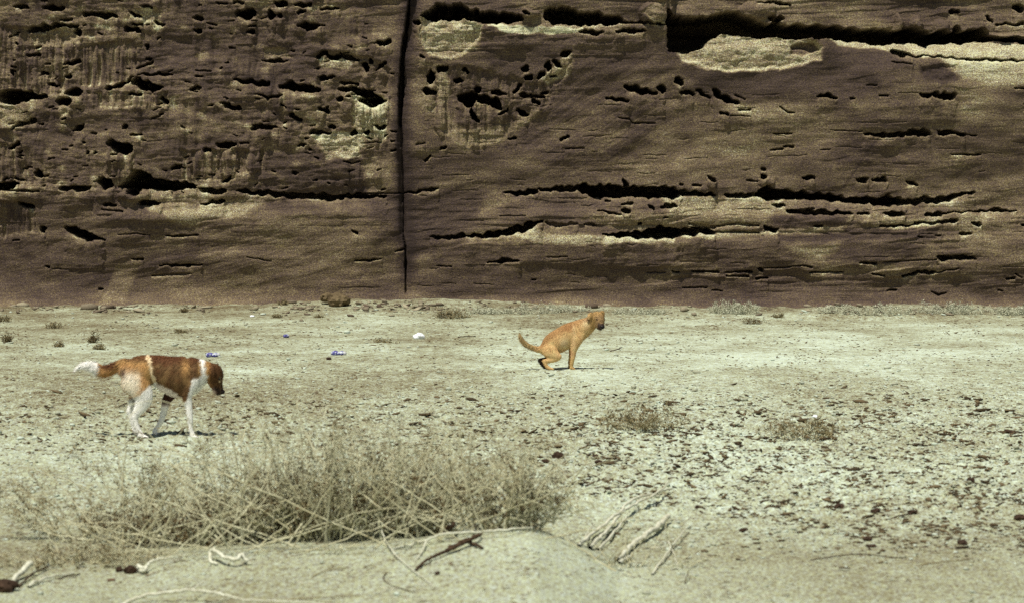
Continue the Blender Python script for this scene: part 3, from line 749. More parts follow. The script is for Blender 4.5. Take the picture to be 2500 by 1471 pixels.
def loft(st, n=5, seg=20):
    """closed tube; stations (x, y, z, r_in_plane, r_sideways); returns verts, faces"""
    C = catmull(st, n)
    P, R1, R2 = C[:, :3], np.abs(C[:, 3]), np.abs(C[:, 4])
    T_ = np.gradient(P, axis=0); T_ /= np.linalg.norm(T_, axis=1)[:, None] + 1e-9
    rings, cen = [], []
    def ring(p, t, a, b):
        s = np.array([0, 1.0, 0]) - t * t[1]
        if np.linalg.norm(s) < 0.2: s = np.array([1.0, 0, 0]) - t * t[0]
        s /= np.linalg.norm(s); u = np.cross(t, s)
        th = np.linspace(0, 2 * np.pi, seg, endpoint=False)
        return p + np.outer(np.cos(th) * a, u) + np.outer(np.sin(th) * b, s)
    for e, f in ((0, -1), (0, -1), (0, -1)): pass
    caps = [(0.95, 0.30), (0.80, 0.60), (0.5, 0.86)]
    m0, m1 = min(R1[0], R2[0]), min(R1[-1], R2[-1])
    for c, h in caps[::-1]: rings.append(ring(P[0] - T_[0] * m0 * h, T_[0], R1[0] * c, R2[0] * c))
    for i in range(len(P)): rings.append(ring(P[i], T_[i], R1[i], R2[i]))
    for c, h in caps: rings.append(ring(P[-1] + T_[-1] * m1 * h, T_[-1], R1[-1] * c, R2[-1] * c))
    V = np.vstack(rings + [P[0] - T_[0] * m0, P[-1] + T_[-1] * m1])
    Fc = []
    nr = len(rings)
    for i in range(nr - 1):
        for j in range(seg):
            a, b = i * seg + j, i * seg + (j + 1) % seg
            Fc.append((a, b, b + seg, a + seg))
    p0, p1 = nr * seg, nr * seg + 1
    for j in range(seg):
        Fc.append((p0, (j + 1) % seg, j)); Fc.append((p1, (nr - 1) * seg + j, (nr - 1) * seg + (j + 1) % seg))
    return V, Fc

def fuse(name, lofts, voxel, smooth_it=4):
    Vs, Fs, o_ = [], [], 0
    for V, Fc in lofts:
        Vs.append(V); Fs += [tuple(i + o_ for i in f) for f in Fc]; o_ += len(V)
    me = bpy.data.meshes.new(name + "_src")
    me.from_pydata([tuple(v) for v in np.vstack(Vs)], [], Fs)
    bm_o = bpy.data.objects.new(name + "_src", me); col.objects.link(bm_o)
    r = bm_o.modifiers.new("r", 'REMESH'); r.mode = 'VOXEL'; r.voxel_size = voxel; r.adaptivity = 0
    s = bm_o.modifiers.new("s", 'SMOOTH'); s.factor = 0.5; s.iterations = smooth_it
    dg = bpy.context.evaluated_depsgraph_get(); dg.update()
    ev = bm_o.evaluated_get(dg)
    m2 = bpy.data.meshes.new_from_object(ev)
    m2.name = name
    bpy.data.objects.remove(bm_o); bpy.data.meshes.remove(me)
    return m2

def coat_material(name):
    t = NT(name); v = t.coords()
    at = t.n('ShaderNodeAttribute', attribute_name="col")
    n1 = t.noise(v, 90, 3, 0.8); n2 = t.noise(v, 14, 4, 0.7)
    c = t.mix(0.45, at.outputs['Color'], t.ramp(n1, [(0.3, (0.38, 0.35, 0.33)), (0.7, (0.75, 0.74, 0.70))]), 'OVERLAY')
    c = t.mix(0.30, c, t.ramp(n2, [(0.35, (0.3, 0.28, 0.26)), (0.65, (0.7, 0.7, 0.7))]), 'OVERLAY')
    t.b.inputs['Roughness'].default_value = 0.75
    return t.done(c, t.bump(n1, 0.004, 0.7))
M_COAT = coat_material("dog_coat")
M_NOSE = grainy("dog_nose", (0.012, 0.009, 0.009), (0.02, 0.016, 0.016), 80, 0.001, 0.45)

def build_dog(root, lofts, paint, fur_len, seed, voxel=0.0085, flow=(-1, 0, -0.45)):
    me = fuse("body", lofts, voxel)
    n = len(me.vertices)
    co = np.empty(n * 3, dtype=np.float32); me.vertices.foreach_get("co", co); co = co.reshape(-1, 3)
    no = np.empty(n * 3, dtype=np.float32); me.vertices.foreach_get("normal", no); no = no.reshape(-1, 3)
    C = paint(co, no)
    a = me.color_attributes.new("col", 'FLOAT_COLOR', 'POINT')
    c4 = np.ones((n, 4), dtype=np.float32); c4[:, :3] = C
    a.data.foreach_set("color", c4.ravel())
    me.polygons.foreach_set("use_smooth", np.ones(len(me.polygons), dtype=bool))
    me.materials.append(M_COAT)
    body = bpy.data.objects.new("body", me); col.objects.link(body); body.parent = root
    # short coat: tapered hairs lying along the body
    rg = np.random.default_rng(seed)
    idx = rg.choice(n, size=min(n * 2, 30000), replace=True)
    p, nn = co[idx] + rg.normal(0, 0.003, (len(idx), 3)), no[idx]
    L = fur_len(p) * rg.uniform(0.6, 1.3, len(idx))
    fl = np.array(flow) + rg.normal(0, 0.25, (len(idx), 3))
    d = fl - nn * (fl * nn).sum(1)[:, None]
    d /= np.linalg.norm(d, axis=1)[:, None] + 1e-6
    d = d + nn * 0.42; d /= np.linalg.norm(d, axis=1)[:, None]
    sdv = np.cross(d, nn); sdv /= np.linalg.norm(sdv, axis=1)[:, None] + 1e-6
    w = 0.0017
    V = np.stack([p - sdv * w - nn * .002, p + sdv * w - nn * .002, p + d * L[:, None]], 1).reshape(-1, 3)
    Fc = np.arange(len(V)).reshape(-1, 3)
    cc = np.repeat(C[idx] * rg.uniform(0.8, 1.2, (len(idx), 1)), 3, 0)
    fur = mesh_obj("fur", V, Fc, M_COAT, root, colors=cc)
    fur["kind"] = "stuff"
    return body

def ball(name, c, r, mat, parent, squash=(1, 1, 1)):
    V, Fc = loft([(c[0] - r * .4 * squash[0], c[1], c[2], r * squash[2], r * squash[1]), (c[0], c[1], c[2], r * 1.05 * squash[2], r * 1.05 * squash[1]),
                  (c[0] + r * .4 * squash[0], c[1], c[2], r * squash[2], r * squash[1])], 3, 12)
    return mesh_obj(name, V, Fc, mat, parent, smooth=True)

def blend(C, m, c):
    m = np.clip(m, 0, 1)[:, None]
    return C * (1 - m) + np.array(c) * m

WHITE, TAN, DK, BLK = (0.97, 0.95, 0.90), (0.43, 0.262, 0.105), (0.115, 0.045, 0.018), (0.02, 0.014, 0.012)

# --- dog 1: white and brown, walking, head lowered
base1 = on_ground(392, 1068)
dog1 = empty("dog", base1)
K1 = 322 * 4.904
PXM1 = F / base1.y
K1 = PXM1 * 4.904
def d1(x, z, y, r, w=None): return ((x - 1236) / K1, y, (1226 - z) / K1, r / K1, (w if w is not None else r) / K1)
lo = []
lo.append(loft([d1(*a) for a in [(835, 400, 0, 112, 84), (900, 420, 0, 160, 125), (1040, 415, 0, 186, 142), (1190, 408, 0, 180, 135), (1340, 450, 0, 214, 158),
     (1480, 485, 0, 244, 168), (1590, 475, 0, 234, 155), (1680, 440, 0, 180, 120)]], 5, 28))
lo.append(loft([d1(*a) for a in [(1620, 420, 0, 168, 112), (1720, 415, 0, 138, 96), (1800, 420, -.005, 118, 84), (1860, 430, -.01, 104, 80)]], 5, 24))
# head: skull, muzzle, jaw, ear
lo.append(loft([d1(*a) for a in [(1850, 405, -.01, 84, 78), (1890, 425, -.012, 96, 84), (1915, 480, -.012, 86, 76), (1925, 535, -.012, 68, 58)]], 5, 22))
lo.append(loft([d1(*a) for a in [(1915, 500, -.012, 70, 58), (1936, 580, -.012, 50, 42), (1956, 640, -.012, 42, 36), (1968, 668, -.012, 34, 30)]], 5, 18))
lo.append(loft([d1(*a) for a in [(1870, 540, -.012, 60, 44), (1895, 620, -.012, 36, 30), (1918, 675, -.012, 26, 24), (1932, 698, -.012, 18, 18)]], 5, 16))
lo.append(loft([d1(*a) for a in [(1862, 350, -.052, 18, 16), (1868, 385, -.072, 40, 12), (1882, 440, -.078, 36, 10), (1898, 480, -.074, 12, 8)]], 5, 14))
lo.append(loft([d1(*a) for a in [(1872, 350, .045, 18, 16), (1880, 385, .062, 38, 12), (1893, 440, .066, 34, 10), (1908, 480, .062, 12, 8)]], 5, 14))
# near hind leg
lo.append(loft([d1(*a) for a in [(910, 440, -.045, 125, 60), (950, 540, -.058, 160, 66), (1020, 640, -.064, 135, 62), (1060, 740, -.066, 106, 50), (1020, 840, -.066, 80, 38),
     (965, 925, -.066, 54, 29), (948, 975, -.066, 40, 24), (958, 1040, -.066, 32, 22), (985, 1120, -.066, 33, 24), (1015, 1175, -.066, 34, 28)]], 5, 20))
lo.append(loft([d1(*a) for a in [(1005, 1180, -.066, 34, 30), (1050, 1204, -.066, 30, 36), (1090, 1212, -.066, 22, 34)]], 4, 16))
# far hind leg
lo.append(loft([d1(*a) for a in [(890, 470, .045, 110, 55), (905, 600, .06, 130, 58), (930, 700, .064, 92, 48), (905, 790, .066, 60, 34),
     (866, 870, .066, 42, 26), (852, 920, .066, 36, 24), (868, 990, .066, 30, 22), (900, 1070, .066, 31, 23), (918, 1130, .066, 34, 27)]], 5, 20))
lo.append(loft([d1(*a) for a in [(912, 1140, .066, 34, 30), (945, 1172, .066, 30, 34), (985, 1182, .066, 20, 30)]], 4, 16))
# near front leg
lo.append(loft([d1(*a) for a in [(1630, 400, -.05, 115, 50), (1620, 520, -.062, 110, 56), (1590, 630, -.066, 78, 48), (1575, 720, -.066, 58, 38), (1590, 800, -.066, 46, 30),
     (1600, 900, -.066, 38, 26), (1606, 980, -.066, 36, 26), (1612, 1060, -.066, 28, 22), (1622, 1130, -.066, 27, 23), (1640, 1180, -.066, 30, 28)]], 5, 20))
lo.append(loft([d1(*a) for a in [(1632, 1188, -.066, 30, 30), (1668, 1208, -.066, 26, 34), (1700, 1213, -.066, 18, 30)]], 4, 16))
# far front leg, swung back
lo.append(loft([d1(*a) for a in [(1520, 500, .05, 110, 50), (1440, 620, .062, 88, 48), (1350, 710, .066, 68, 42), (1300, 780, .066, 58, 36), (1275, 870, .066, 46, 30),
     (1255, 950, .066, 38, 26), (1235, 1020, .066, 36, 26), (1200, 1085, .066, 28, 22), (1165, 1130, .066, 28, 24)]], 5, 20))
lo.append(loft([d1(*a) for a in [(1168, 1125, .066, 28, 26), (1150, 1160, .066, 28, 32), (1168, 1184, .066, 20, 28)]], 4, 16))
# tail
lo.append(loft([d1(*a) for a in [(870, 350, 0, 80, 60), (800, 330, 0, 62, 46), (735, 356, 0, 56, 42), (665, 392, .01, 62, 46), (585, 420, .02, 70, 50), (520, 418, .02, 66, 48),
     (450, 378, .02, 62, 46), (380, 355, .02, 50, 38), (310, 362, .02, 34, 28), (255, 390, .02, 20, 18), (222, 415, .02, 8, 8)]], 5, 20))
# loose belly skin
lo.append(loft([d1(*a) for a in [(1190, 540, 0, 60, 70), (1300, 610, 0, 66, 80), (1420, 660, 0, 74, 84), (1520, 665, 0, 66, 76)]], 4, 20))

def paint1(co, no):
    x, z, y = co[:, 0] * K1 + 1236, 1226 - co[:, 2] * K1, co[:, 1]
    w1 = 26 * pn(x / 60, z / 60, 300) + 12 * pn(x / 22, z / 22, 301)
    x, z = x + w1, z + 22 * pn(x / 50, z / 50, 303)
    C = np.tile(np.array(TAN), (len(x), 1))
    rump = sm(1120, 1060, x)
    C = blend(C, 0.9 * sm(330, 260, z) * sm(700, 860, x), DK)                                # dark along the back
    sad = sm(1120, 1180, x) * sm(1730, 1690, x) * sm(790, 740, z)
    C = blend(C, sad * 0.9, (0.105, 0.056, 0.026))
    C = blend(C, sad * sm(360, 270, z) * 0.9, DK)
    C = blend(C, sad * np.clip(2.2 * pn(x / 110, z / 150, 305), 0, 1) * sm(300, 380, z) * 0.6, (0.36, 0.225, 0.10))
    C = blend(C, sad * np.clip(2.2 * pn(x / 90, z / 80, 307), 0, 1) * 0.7, DK)
    C = blend(C, np.exp(-((x - 1560) / 45) ** 2) * np.exp(-((z - 380) / 110) ** 2) * 0.9, (0.52, 0.30, 0.12))
    C = blend(C, rump * sm(290, 360, z) * 0.5, (0.58, 0.30, 0.115))
    C = blend(C, np.exp(-(((x - 900) / 125) ** 4)) * np.exp(-(((z - 580) / 165) ** 4)) * (y < 0) * 0.95, (0.95, 0.86, 0.70))
    C = blend(C, np.exp(-(((x - 815) / 34) ** 2)) * np.exp(-(((z - 440) / 55) ** 2)) * (y < 0.03), (0.06, 0.03, 0.02))
    lx = np.interp(z, [200, 260, 330, 430, 560], [1085, 1108, 1140, 1165, 1195])
    C = blend(C, sm(30, 14, np.abs(x - lx)) * sm(600, 560, z) * sm(0.08, 0.03, y), (0.85, 0.66, 0.42))
    # belly and legs
    bl = np.interp(x, [1150, 1200, 1300, 1400, 1480, 1560], [560, 560, 590, 640, 720, 800])
    C = blend(C, sm(-12, 22, z - bl) * sm(1160, 1200, x) * sm(1600, 1500, x), (0.92, 0.80, 0.74))
    leg = np.interp(x, [760, 900, 1000, 1080, 1180], [740, 740, 700, 610, 550])
    C = blend(C, sm(-10, 30, z - leg) * sm(1230, 1180, x), WHITE)
    C = blend(C, np.exp(-(((x - 925) / 38) ** 2)) * np.exp(-(((z - 765) / 75) ** 2)) * (y > -.03), (0.05, 0.022, 0.018))  # far hind leg patch: coat colour and shade painted as one
    C = blend(C, sm(0.02, 0.04, y) * sm(640, 690, z) * sm(860, 810, z) * sm(1200, 1240, x) * sm(1480, 1400, x), (0.055, 0.022, 0.016))  # far front leg: brown fur plus painted shade
    C = blend(C, sm(840, 880, z) * sm(1120, 1150, x) * sm(1500, 1450, x), WHITE)
    fl = np.interp(z, [400, 500, 700, 800], [1680, 1640, 1590, 1560])
    C = blend(C, sm(-10, 16, x - fl) * sm(480, 520, z) * sm(1830, 1790, x), WHITE)
    C = blend(C, sm(760, 800, z) * sm(1500, 1540, x) * sm(1800, 1750, x), WHITE)
    # collar of white, head
    wc = np.interp(z, [250, 350, 480, 600], [1740, 1765, 1770, 1790])
    C = blend(C, sm(42, 10, np.abs(x - wc)) * sm(700, 640, z), WHITE)
    C = blend(C, sm(450, 490, z) * sm(1700, 1740, x) * sm(1850, 1820, x), WHITE)
    hd = sm(1808, 1830, x + (z - 500) * 0.12)
    C = blend(C, hd, (0.30, 0.15, 0.055))
    C = blend(C, hd * sm(1840, 1870, x), (0.10, 0.048, 0.02))
    C = blend(C, hd * sm(590, 640, z) * sm(1870, 1900, x), (0.03, 0.017, 0.014))
    C = blend(C, hd * np.exp(-((x - 1890) / 24) ** 2) * np.exp(-((z - 665) / 34) ** 2), (0.40, 0.26, 0.22))
    # tail
    C = blend(C, sm(760, 700, x) * sm(520, 560, x) * sm(410, 370, z), DK)
    C = blend(C, sm(525, 495, x), WHITE)
    return C
def fur1(p):
    x = p[:, 0] * K1 + 1236
    return np.where(x < 760, 0.040, np.where(x < 1010, 0.022, 0.016)) * np.where(p[:, 2] < 0.28, 0.5, 1)
build_dog(dog1, lo, paint1, fur1, 41)
ball("nose", ((1978 - 1236) / K1, -.012, (1226 - 668) / K1), 0.017, M_NOSE, dog1)
for s in (-1, 1):
    ball("eye", ((1952 - 1236) / K1, -.012 + s * 0.034, (1226 - 505) / K1), 0.0085, M_NOSE, dog1)
tag(dog1, "brown and white dog walking with lowered head and bushy white tail tip", "dog")

# --- dog 2: tan, squatting, face turned to the camera
base2 = on_ground(1372, 901)
dog2 = empty("dog", base2)
K2 = F / base2.y * 7.353
def d2(x, z, y, r, w=None): return ((x - 1118) / K2, y, (1258 - z) / K2, r / K2, (w if w is not None else r) / K2)
lo = []
lo.append(loft([d2(*a) for a in [(775, 905, 0, 92, 78), (870, 860, 0, 168, 128), (990, 790, 0, 205, 148), (1120, 720, 0, 214, 156), (1250, 650, 0, 218, 158),
     (1370, 590, 0, 205, 148), (1480, 525, 0, 178, 126), (1560, 475, 0, 150, 108)]], 5, 28))
lo.append(loft([d2(*a) for a in [(1500, 540, 0, 160, 112), (1590, 470, -.004, 138, 98), (1670, 395, -.012, 118, 90), (1720, 350, -.02, 106, 88)]], 5, 24))
# head turned three quarters
lo.append(loft([d2(*a) for a in [(1700, 330, .0, 92, 90), (1750, 325, -.03, 108, 100), (1790, 350, -.06, 98, 92), (1805, 385, -.085, 76, 76)]], 5, 22))
lo.append(loft([d2(*a) for a in [(1785, 395, -.07, 78, 70), (1806, 435, -.105, 60, 56), (1818, 465, -.135, 52, 50), (1824, 482, -.155, 42, 44)]], 5, 18))
lo.append(loft([d2(*a) for a in [(1765, 450, -.06, 62, 56), (1790, 500, -.10, 40, 42), (1806, 516, -.13, 28, 32)]], 5, 16))
lo.append(loft([d2(*a) for a in [(1680, 262, -.045, 26, 20), (1640, 272, -.062, 48, 16), (1600, 318, -.072, 44, 13), (1572, 372, -.072, 14, 8)]], 5, 14))
lo.append(loft([d2(*a) for a in [(1812, 245, .02, 24, 20), (1848, 240, .03, 36, 16), (1872, 275, .03, 30, 12), (1880, 310, .028, 12, 8)]], 5, 14))
# front legs
for yy, dx_, nr_ in ((-.07, 0, 1), (.066, -28, 0)):
    lo.append(loft([d2(*a) for a in [(1420 + dx_, 600, yy * .8, 120, 52), (1385 + dx_, 720, yy, 108, 54), (1350 + dx_, 830, yy, 74, 46), (1325 + dx_, 920, yy, 56, 38), (1318 + dx_, 1000, yy, 45, 31),
         (1305 + dx_, 1080, yy, 38, 28), (1296 + dx_, 1130, yy, 36, 28), (1290 + dx_, 1190, yy, 29, 24), (1290 + dx_, 1225, yy, 31, 28)]], 5, 20))
    lo.append(loft([d2(*a) for a in [(1285 + dx_, 1232, yy, 28, 28), (1318 + dx_, 1243, yy, 24, 34), (1345 + dx_, 1248, yy, 17, 30)]], 4, 16))
# hind legs, folded
for yy, dx_, dz_ in ((-.078, 0, 0), (.072, -70, -8)):
    lo.append(loft([d2(*a) for a in [(840 + dx_ * .3, 850, yy * .6, 120, 62), (900 + dx_ * .3, 920, yy * .9, 135, 68), (980 + dx_ * .4, 985, yy * 1.1, 98, 60), (1060 + dx_ * .5, 1030, yy * 1.2, 62, 46)]], 5, 20))
    lo.append(loft([d2(*a) for a in [(1050 + dx_ * .5, 1035, yy * 1.2, 56, 42), (970 + dx_ * .7, 1075, yy * 1.15, 52, 38), (880 + dx_, 1095, yy * 1.1, 42, 30), (800 + dx_, 1100, yy * 1.05, 38, 27)]], 5, 18))
    lo.append(loft([d2(*a) for a in [(792 + dx_, 1092, yy * 1.05, 38, 26), (815 + dx_, 1150, yy * 1.05, 32, 25), (850 + dx_, 1205, yy * 1.05, 33, 28), (885 + dx_, 1230, yy * 1.05, 32, 30)]], 5, 18))
    lo.append(loft([d2(*a) for a in [(880 + dx_, 1232, yy * 1.05, 30, 30), (925 + dx_, 1242, yy * 1.05, 24, 34), (962 + dx_, 1248, yy * 1.05, 17, 30)]], 4, 16))
# tail
lo.append(loft([d2(*a) for a in [(790, 900, 0, 70, 56), (700, 905, 0, 56, 44), (610, 878, 0, 46, 38), (520, 838, 0, 42, 36), (445, 780, 0, 40, 34), (398, 720, 0, 34, 30), (372, 665, 0, 25, 22), (362, 615, 0, 10, 10)]], 5, 18))
def paint2(co, no):
    x, z, y = co[:, 0] * K2 + 1118, 1258 - co[:, 2] * K2, co[:, 1]
    x, z = x + 30 * pn(x / 60, z / 60, 320), z + 26 * pn(x / 50, z / 50, 323)
    C = np.tile(np.array((0.66, 0.44, 0.205)), (len(x), 1))
    back = np.interp(x, [700, 850, 1000, 1200, 1400, 1560], [860, 700, 600, 480, 400, 350])
    C = blend(C, sm(110, 20, z - back) * sm(650, 760, x) * sm(1620, 1540, x) * 0.75, (0.34, 0.18, 0.07))
    C = blend(C, np.exp(-((x - 1250) / 110) ** 2) * np.exp(-((z - 530) / 80) ** 2) * 0.6, (0.32, 0.14, 0.05))
    C = blend(C, np.exp(-((x - 1160) / 70) ** 2) * np.exp(-((z - 780) / 90) ** 2) * 0.7, (0.72, 0.56, 0.36))
    C = blend(C, np.exp(-((x - 1330) / 34) ** 2) * sm(420, 500, z) * sm(960, 860, z) * 0.7, (0.74, 0.52, 0.28))
    C = blend(C, np.exp(-((x - 1540) / 70) ** 2) * np.exp(-((z - 440) / 80) ** 2) * 0.7, (0.76, 0.58, 0.34))
    C = blend(C, sm(930, 990, z) * sm(1100, 960, z) * sm(800, 860, x) * sm(1130, 1050, x) * 0.5, (0.72, 0.50, 0.26))
    C = blend(C, np.exp(-((x - 1200) / 90) ** 2) * sm(890, 950, z) * sm(1050, 1000, z) * 0.7, (0.46, 0.22, 0.15))
    C = blend(C, sm(1590, 1640, x) * sm(620, 500, z), (0.42, 0.27, 0.11))
    face = sm(1690, 1730, x) * sm(240, 330, z)
    C = blend(C, face * 0.8, (0.26, 0.17, 0.085))
    C = blend(C, sm(1740, 1770, x) * sm(400, 440, z) * sm(-.06, -.09, y), (0.06, 0.04, 0.03))
    C = blend(C, np.exp(-((x - 1580) / 40) ** 2) * np.exp(-((z - 372) / 22) ** 2) * 0.9, (0.09, 0.04, 0.03))
    C = blend(C, sm(680, 600, x), (0.46, 0.33, 0.15))
    C = blend(C, np.exp(-((x - 430) / 22) ** 2) * np.exp(-((z - 690) / 36) ** 2), (0.05, 0.03, 0.02))
    C = blend(C, sm(1020, 1090, z) * sm(1200, 1230, x), (0.55, 0.36, 0.15))
    C = blend(C, sm(0.02, 0.05, y) * sm(1030, 1070, z) * sm(1000, 900, x), (0.05, 0.03, 0.022))  # shade on the far hind leg, painted into the coat
    return C
build_dog(dog2, lo, paint2, lambda p: np.where(p[:, 0] * K2 + 1118 < 720, 0.026, 0.013) * np.where(p[:, 2] < 0.2, 0.6, 1), 42)
ball("nose", ((1830 - 1118) / K2, -.185, (1258 - 478) / K2), 0.019, M_NOSE, dog2)
ball("eye", ((1748 - 1118) / K2, -.104, (1258 - 352) / K2), 0.0095, M_NOSE, dog2)
ball("eye", ((1852 - 1118) / K2, -.088, (1258 - 345) / K2), 0.0095, M_NOSE, dog2)
tag(dog2, "tan dog squatting on the sand with its dark face turned sideways", "dog")

# ------------------------------------------------------------------ plants
class Strands:
    def __init__(s): s.P = []; s.F = []; s.n = 0
    def tube(s, pts, r0, r1, k=3):
        pts = np.asarray(pts, float); m = len(pts)
        T_ = np.gradient(pts, axis=0); T_ /= np.linalg.norm(T_, axis=1)[:, None] + 1e-9
        a = np.cross(T_, (0.31, 0.22, 0.93)); a /= np.linalg.norm(a, axis=1)[:, None] + 1e-9
        b = np.cross(T_, a)
        r = np.linspace(r0, r1, m)[:, None]
        th = np.arange(k) * 2 * np.pi / k
        V = pts[:, None, :] + r[:, None, :] * (np.cos(th)[None, :, None] * a[:, None, :] + np.sin(th)[None, :, None] * b[:, None, :])
        s.P.append(V.reshape(-1, 3))
        i = np.arange(m - 1)[:, None] * k + np.arange(k)[None, :]
        j = np.arange(m - 1)[:, None] * k + (np.arange(k) + 1)[None, :] % k
        s.F.append((np.stack([i, j, j + k, i + k], -1).reshape(-1, 4)) + s.n)
        s.n += m * k
    def build(s, name, mat, parent):
        return mesh_obj(name, np.vstack(s.P), np.vstack(s.F), mat, parent)
class Leaves:
    def __init__(s): s.V = []
    def add(s, c, size, rg, flat=0.0):
        u = rg.normal(0, 1, (len(c), 3)); u /= np.linalg.norm(u, axis=1)[:, None]
        w = rg.normal(0, 1, (len(c), 3)); w -= u * (u * w).sum(1)[:, None]; w /= np.linalg.norm(w, axis=1)[:, None]
        L = (size * rg.uniform(0.5, 1.5, len(c)))[:, None]
        s.V.append(np.stack([c - u * L, c + w * L * 0.45, c + u * L, c - w * L * 0.45], 1).reshape(-1, 3))
    def build(s, name, mat, parent):
        V = np.vstack(s.V)
        return mesh_obj(name, V, np.arange(len(V)).reshape(-1, 4), mat, parent)

M_STRAW = grainy("dry_straw", (0.42, 0.37, 0.21), (0.74, 0.74, 0.53), 30, 0.001)
M_STRAW2 = grainy("weathered_twig", (0.17, 0.13, 0.065), (0.36, 0.31, 0.17), 30, 0.001)
M_LEAF = grainy("dry_leaf", (0.055, 0.036, 0.018), (0.16, 0.115, 0.05), 20, 0.001)
M_LEAF2 = grainy("dusty_leaf", (0.15, 0.115, 0.06), (0.30, 0.25, 0.13), 20, 0.001)
M_PALE = grainy("pale_grass", (0.38, 0.37, 0.26), (0.60, 0.62, 0.47), 20, 0.001)
M_WOOD = grainy("bleached_wood", (0.44, 0.42, 0.30), (0.76, 0.77, 0.63), 40, 0.002)
M_DARKWOOD = grainy("dark_root", (0.03, 0.018, 0.011), (0.09, 0.055, 0.032), 40, 0.003)

def shrub(name, label, cat, px, py, w, h, nstem, seed, lean=0.0, leafy=1.0, curl=1.0, stem_mat=None, leaf_mat=None, r=0.0022, leaf=0.009,
          depth=None, group=None, low=0.5, twig=5, clump=(4, 12), twig_mat=None, csp=1.5, arches=0, sink=0.02, base_w=0.25, up=0.0):
    """w,h in metres"""
    b = on_ground(px, py)
    rg = np.random.default_rng(seed)
    root = empty(name, b)
    St, Tw, Lf = Strands(), Strands(), Leaves()
    dep = depth or w * 0.6
    for i in range(nstem):
        th = rg.uniform(0, 2 * np.pi); q = rg.uniform(0.1, 1) ** 0.7
        end = np.array([np.cos(th) * w / 2 * q + lean * h, np.sin(th) * dep / 2 * q, h * (1.05 - 0.75 * q ** 2 * (1 - up)) * rg.uniform(0.5, 1.08)])
        st = np.array([np.cos(th) * w * base_w * rg.uniform(0, 1), np.sin(th) * dep * base_w * rg.uniform(0, 1), -sink])
        side = rg.normal(0, 0.16 * curl, 3) * np.linalg.norm(end - st)
        m1 = st + (end - st) * 0.35 + np.array([0, 0, 0.12 * h]) + side * .7
        m2 = st + (end - st) * 0.7 + np.array([0, 0, 0.10 * h * curl]) + side
        P = catmull([st, m1, m2, end], 4)
        P[1:, :] += rg.normal(0, 0.008 * curl, (len(P) - 1, 3))
        St.tube(P, r * rg.uniform(0.8, 1.8), r * 0.4)
        for k in range(rg.poisson(twig)):
            a = rg.integers(2, len(P) - 1)
            d = rg.normal(0, 1, 3); d[2] = abs(d[2]) * 0.7; d /= np.linalg.norm(d)
            L = rg.uniform(0.06, 0.26) * h * 1.3
            Q = [P[a], P[a] + d * L * .5 + rg.normal(0, 0.01 * curl, 3), P[a] + d * L + np.array([0, 0, rg.uniform(-.02, .03)])]
            Q = catmull(Q, 3)
            Tw.tube(Q, r * 0.7, r * 0.3)
            if rg.random() < leafy:
                n = rg.integers(*clump)
                c = Q[rg.integers(1, len(Q))] + rg.normal(0, leaf * csp, (n, 3))
                keep = rg.random(n) < (1.0 if low >= 1 else np.clip(1.25 - c[:, 2] / (h * (low + 0.35)), 0.12, 1))
                if keep.any(): Lf.add(c[keep], leaf, rg)
    for i in range(arches):
        a0 = np.array([rg.uniform(-.5, .5) * w, rg.uniform(-.4, .4) * dep, rg.uniform(0, .25) * h])
        th = rg.uniform(0.1, 1.45); L = rg.uniform(.35, 1.0) * max(w * .7, h * 1.2)
        if rg.random() < .38: th = math.pi - th
        d = np.array([np.cos(th), rg.normal(0, .25), np.sin(th)])
        bend = np.array([rg.normal(0, .10), 0, rg.uniform(-.05, .16)]) * L * 1.6
        P = catmull([a0, a0 + d * L * .35 + bend * .7, a0 + d * L * .7 + bend, a0 + d * L + bend * rg.uniform(-.5, .6)], 5)
        P[:, 2] = np.maximum(P[:, 2], 0.0)
        P[1:] += rg.normal(0, .004, (len(P) - 1, 3))
        St.tube(P, r * rg.uniform(1.2, 2.1), r * .6)
    s1 = St.build("stem", stem_mat or M_STRAW, root); s1["kind"] = "stuff"
    if Tw.P:
        s2 = Tw.build("twig", twig_mat or M_STRAW2, root); s2["kind"] = "stuff"
    if Lf.V:
        s3 = Lf.build("foliage", leaf_mat or M_LEAF, root); s3["kind"] = "stuff"
    tag(root, label, cat, group)
    return root

# the tangled thicket on the near mound
TH = dict(clump=(16, 40), csp=2.1, twig_mat=M_STRAW, r=.0030, group="dry shrubs of the tangled thicket")
shrub("shrub", "dark leafy low shrub rooted behind the pale crooked root", "shrub", 430, 1328, 1.1, 0.28, 90, 1, leafy=.40, leaf=0.010, low=0.5, twig=5, curl=1.2, depth=.4, arches=40, **TH)
shrub("shrub", "wide dry shrub of dark sprigs and straw stems below the walking dog", "shrub", 620, 1314, 0.95, 0.48, 120, 2, leafy=.36, leaf=0.010, low=0.45, twig=4, depth=.4, curl=1.4, arches=46, **TH)
shrub("shrub", "densest straw-coloured tangled shrub in the middle of the thicket", "shrub", 800, 1316, 0.9, 0.62, 150, 3, lean=.12, leafy=.32, leaf=0.010, low=0.4, twig=4, depth=.4, curl=1.7, arches=66, **TH)
shrub("shrub", "dry tangled shrub with dark base above the dark root", "shrub", 1020, 1308, 0.85, 0.50, 120, 4, leafy=.36, leaf=0.010, low=0.45, twig=4, depth=.35, curl=1.6, arches=50, **TH)
shrub("shrub", "thin pale twiggy shrub at the thicket end nearest the forked branch", "shrub", 1250, 1290, 0.72, 0.40, 90, 5, leafy=.16, leaf=0.009, low=0.5, twig=5, depth=.3, curl=1.3, arches=44, **TH)
shrub("weed", "tall wispy brown weed sprigs behind the middle of the thicket", "weed", 740, 1250, 1.3, 0.70, 46, 6, leafy=.42, leaf=0.008, low=1, twig=6, up=.8, base_w=.5, curl=.5, leaf_mat=M_LEAF2, r=.0018, stem_mat=M_STRAW)
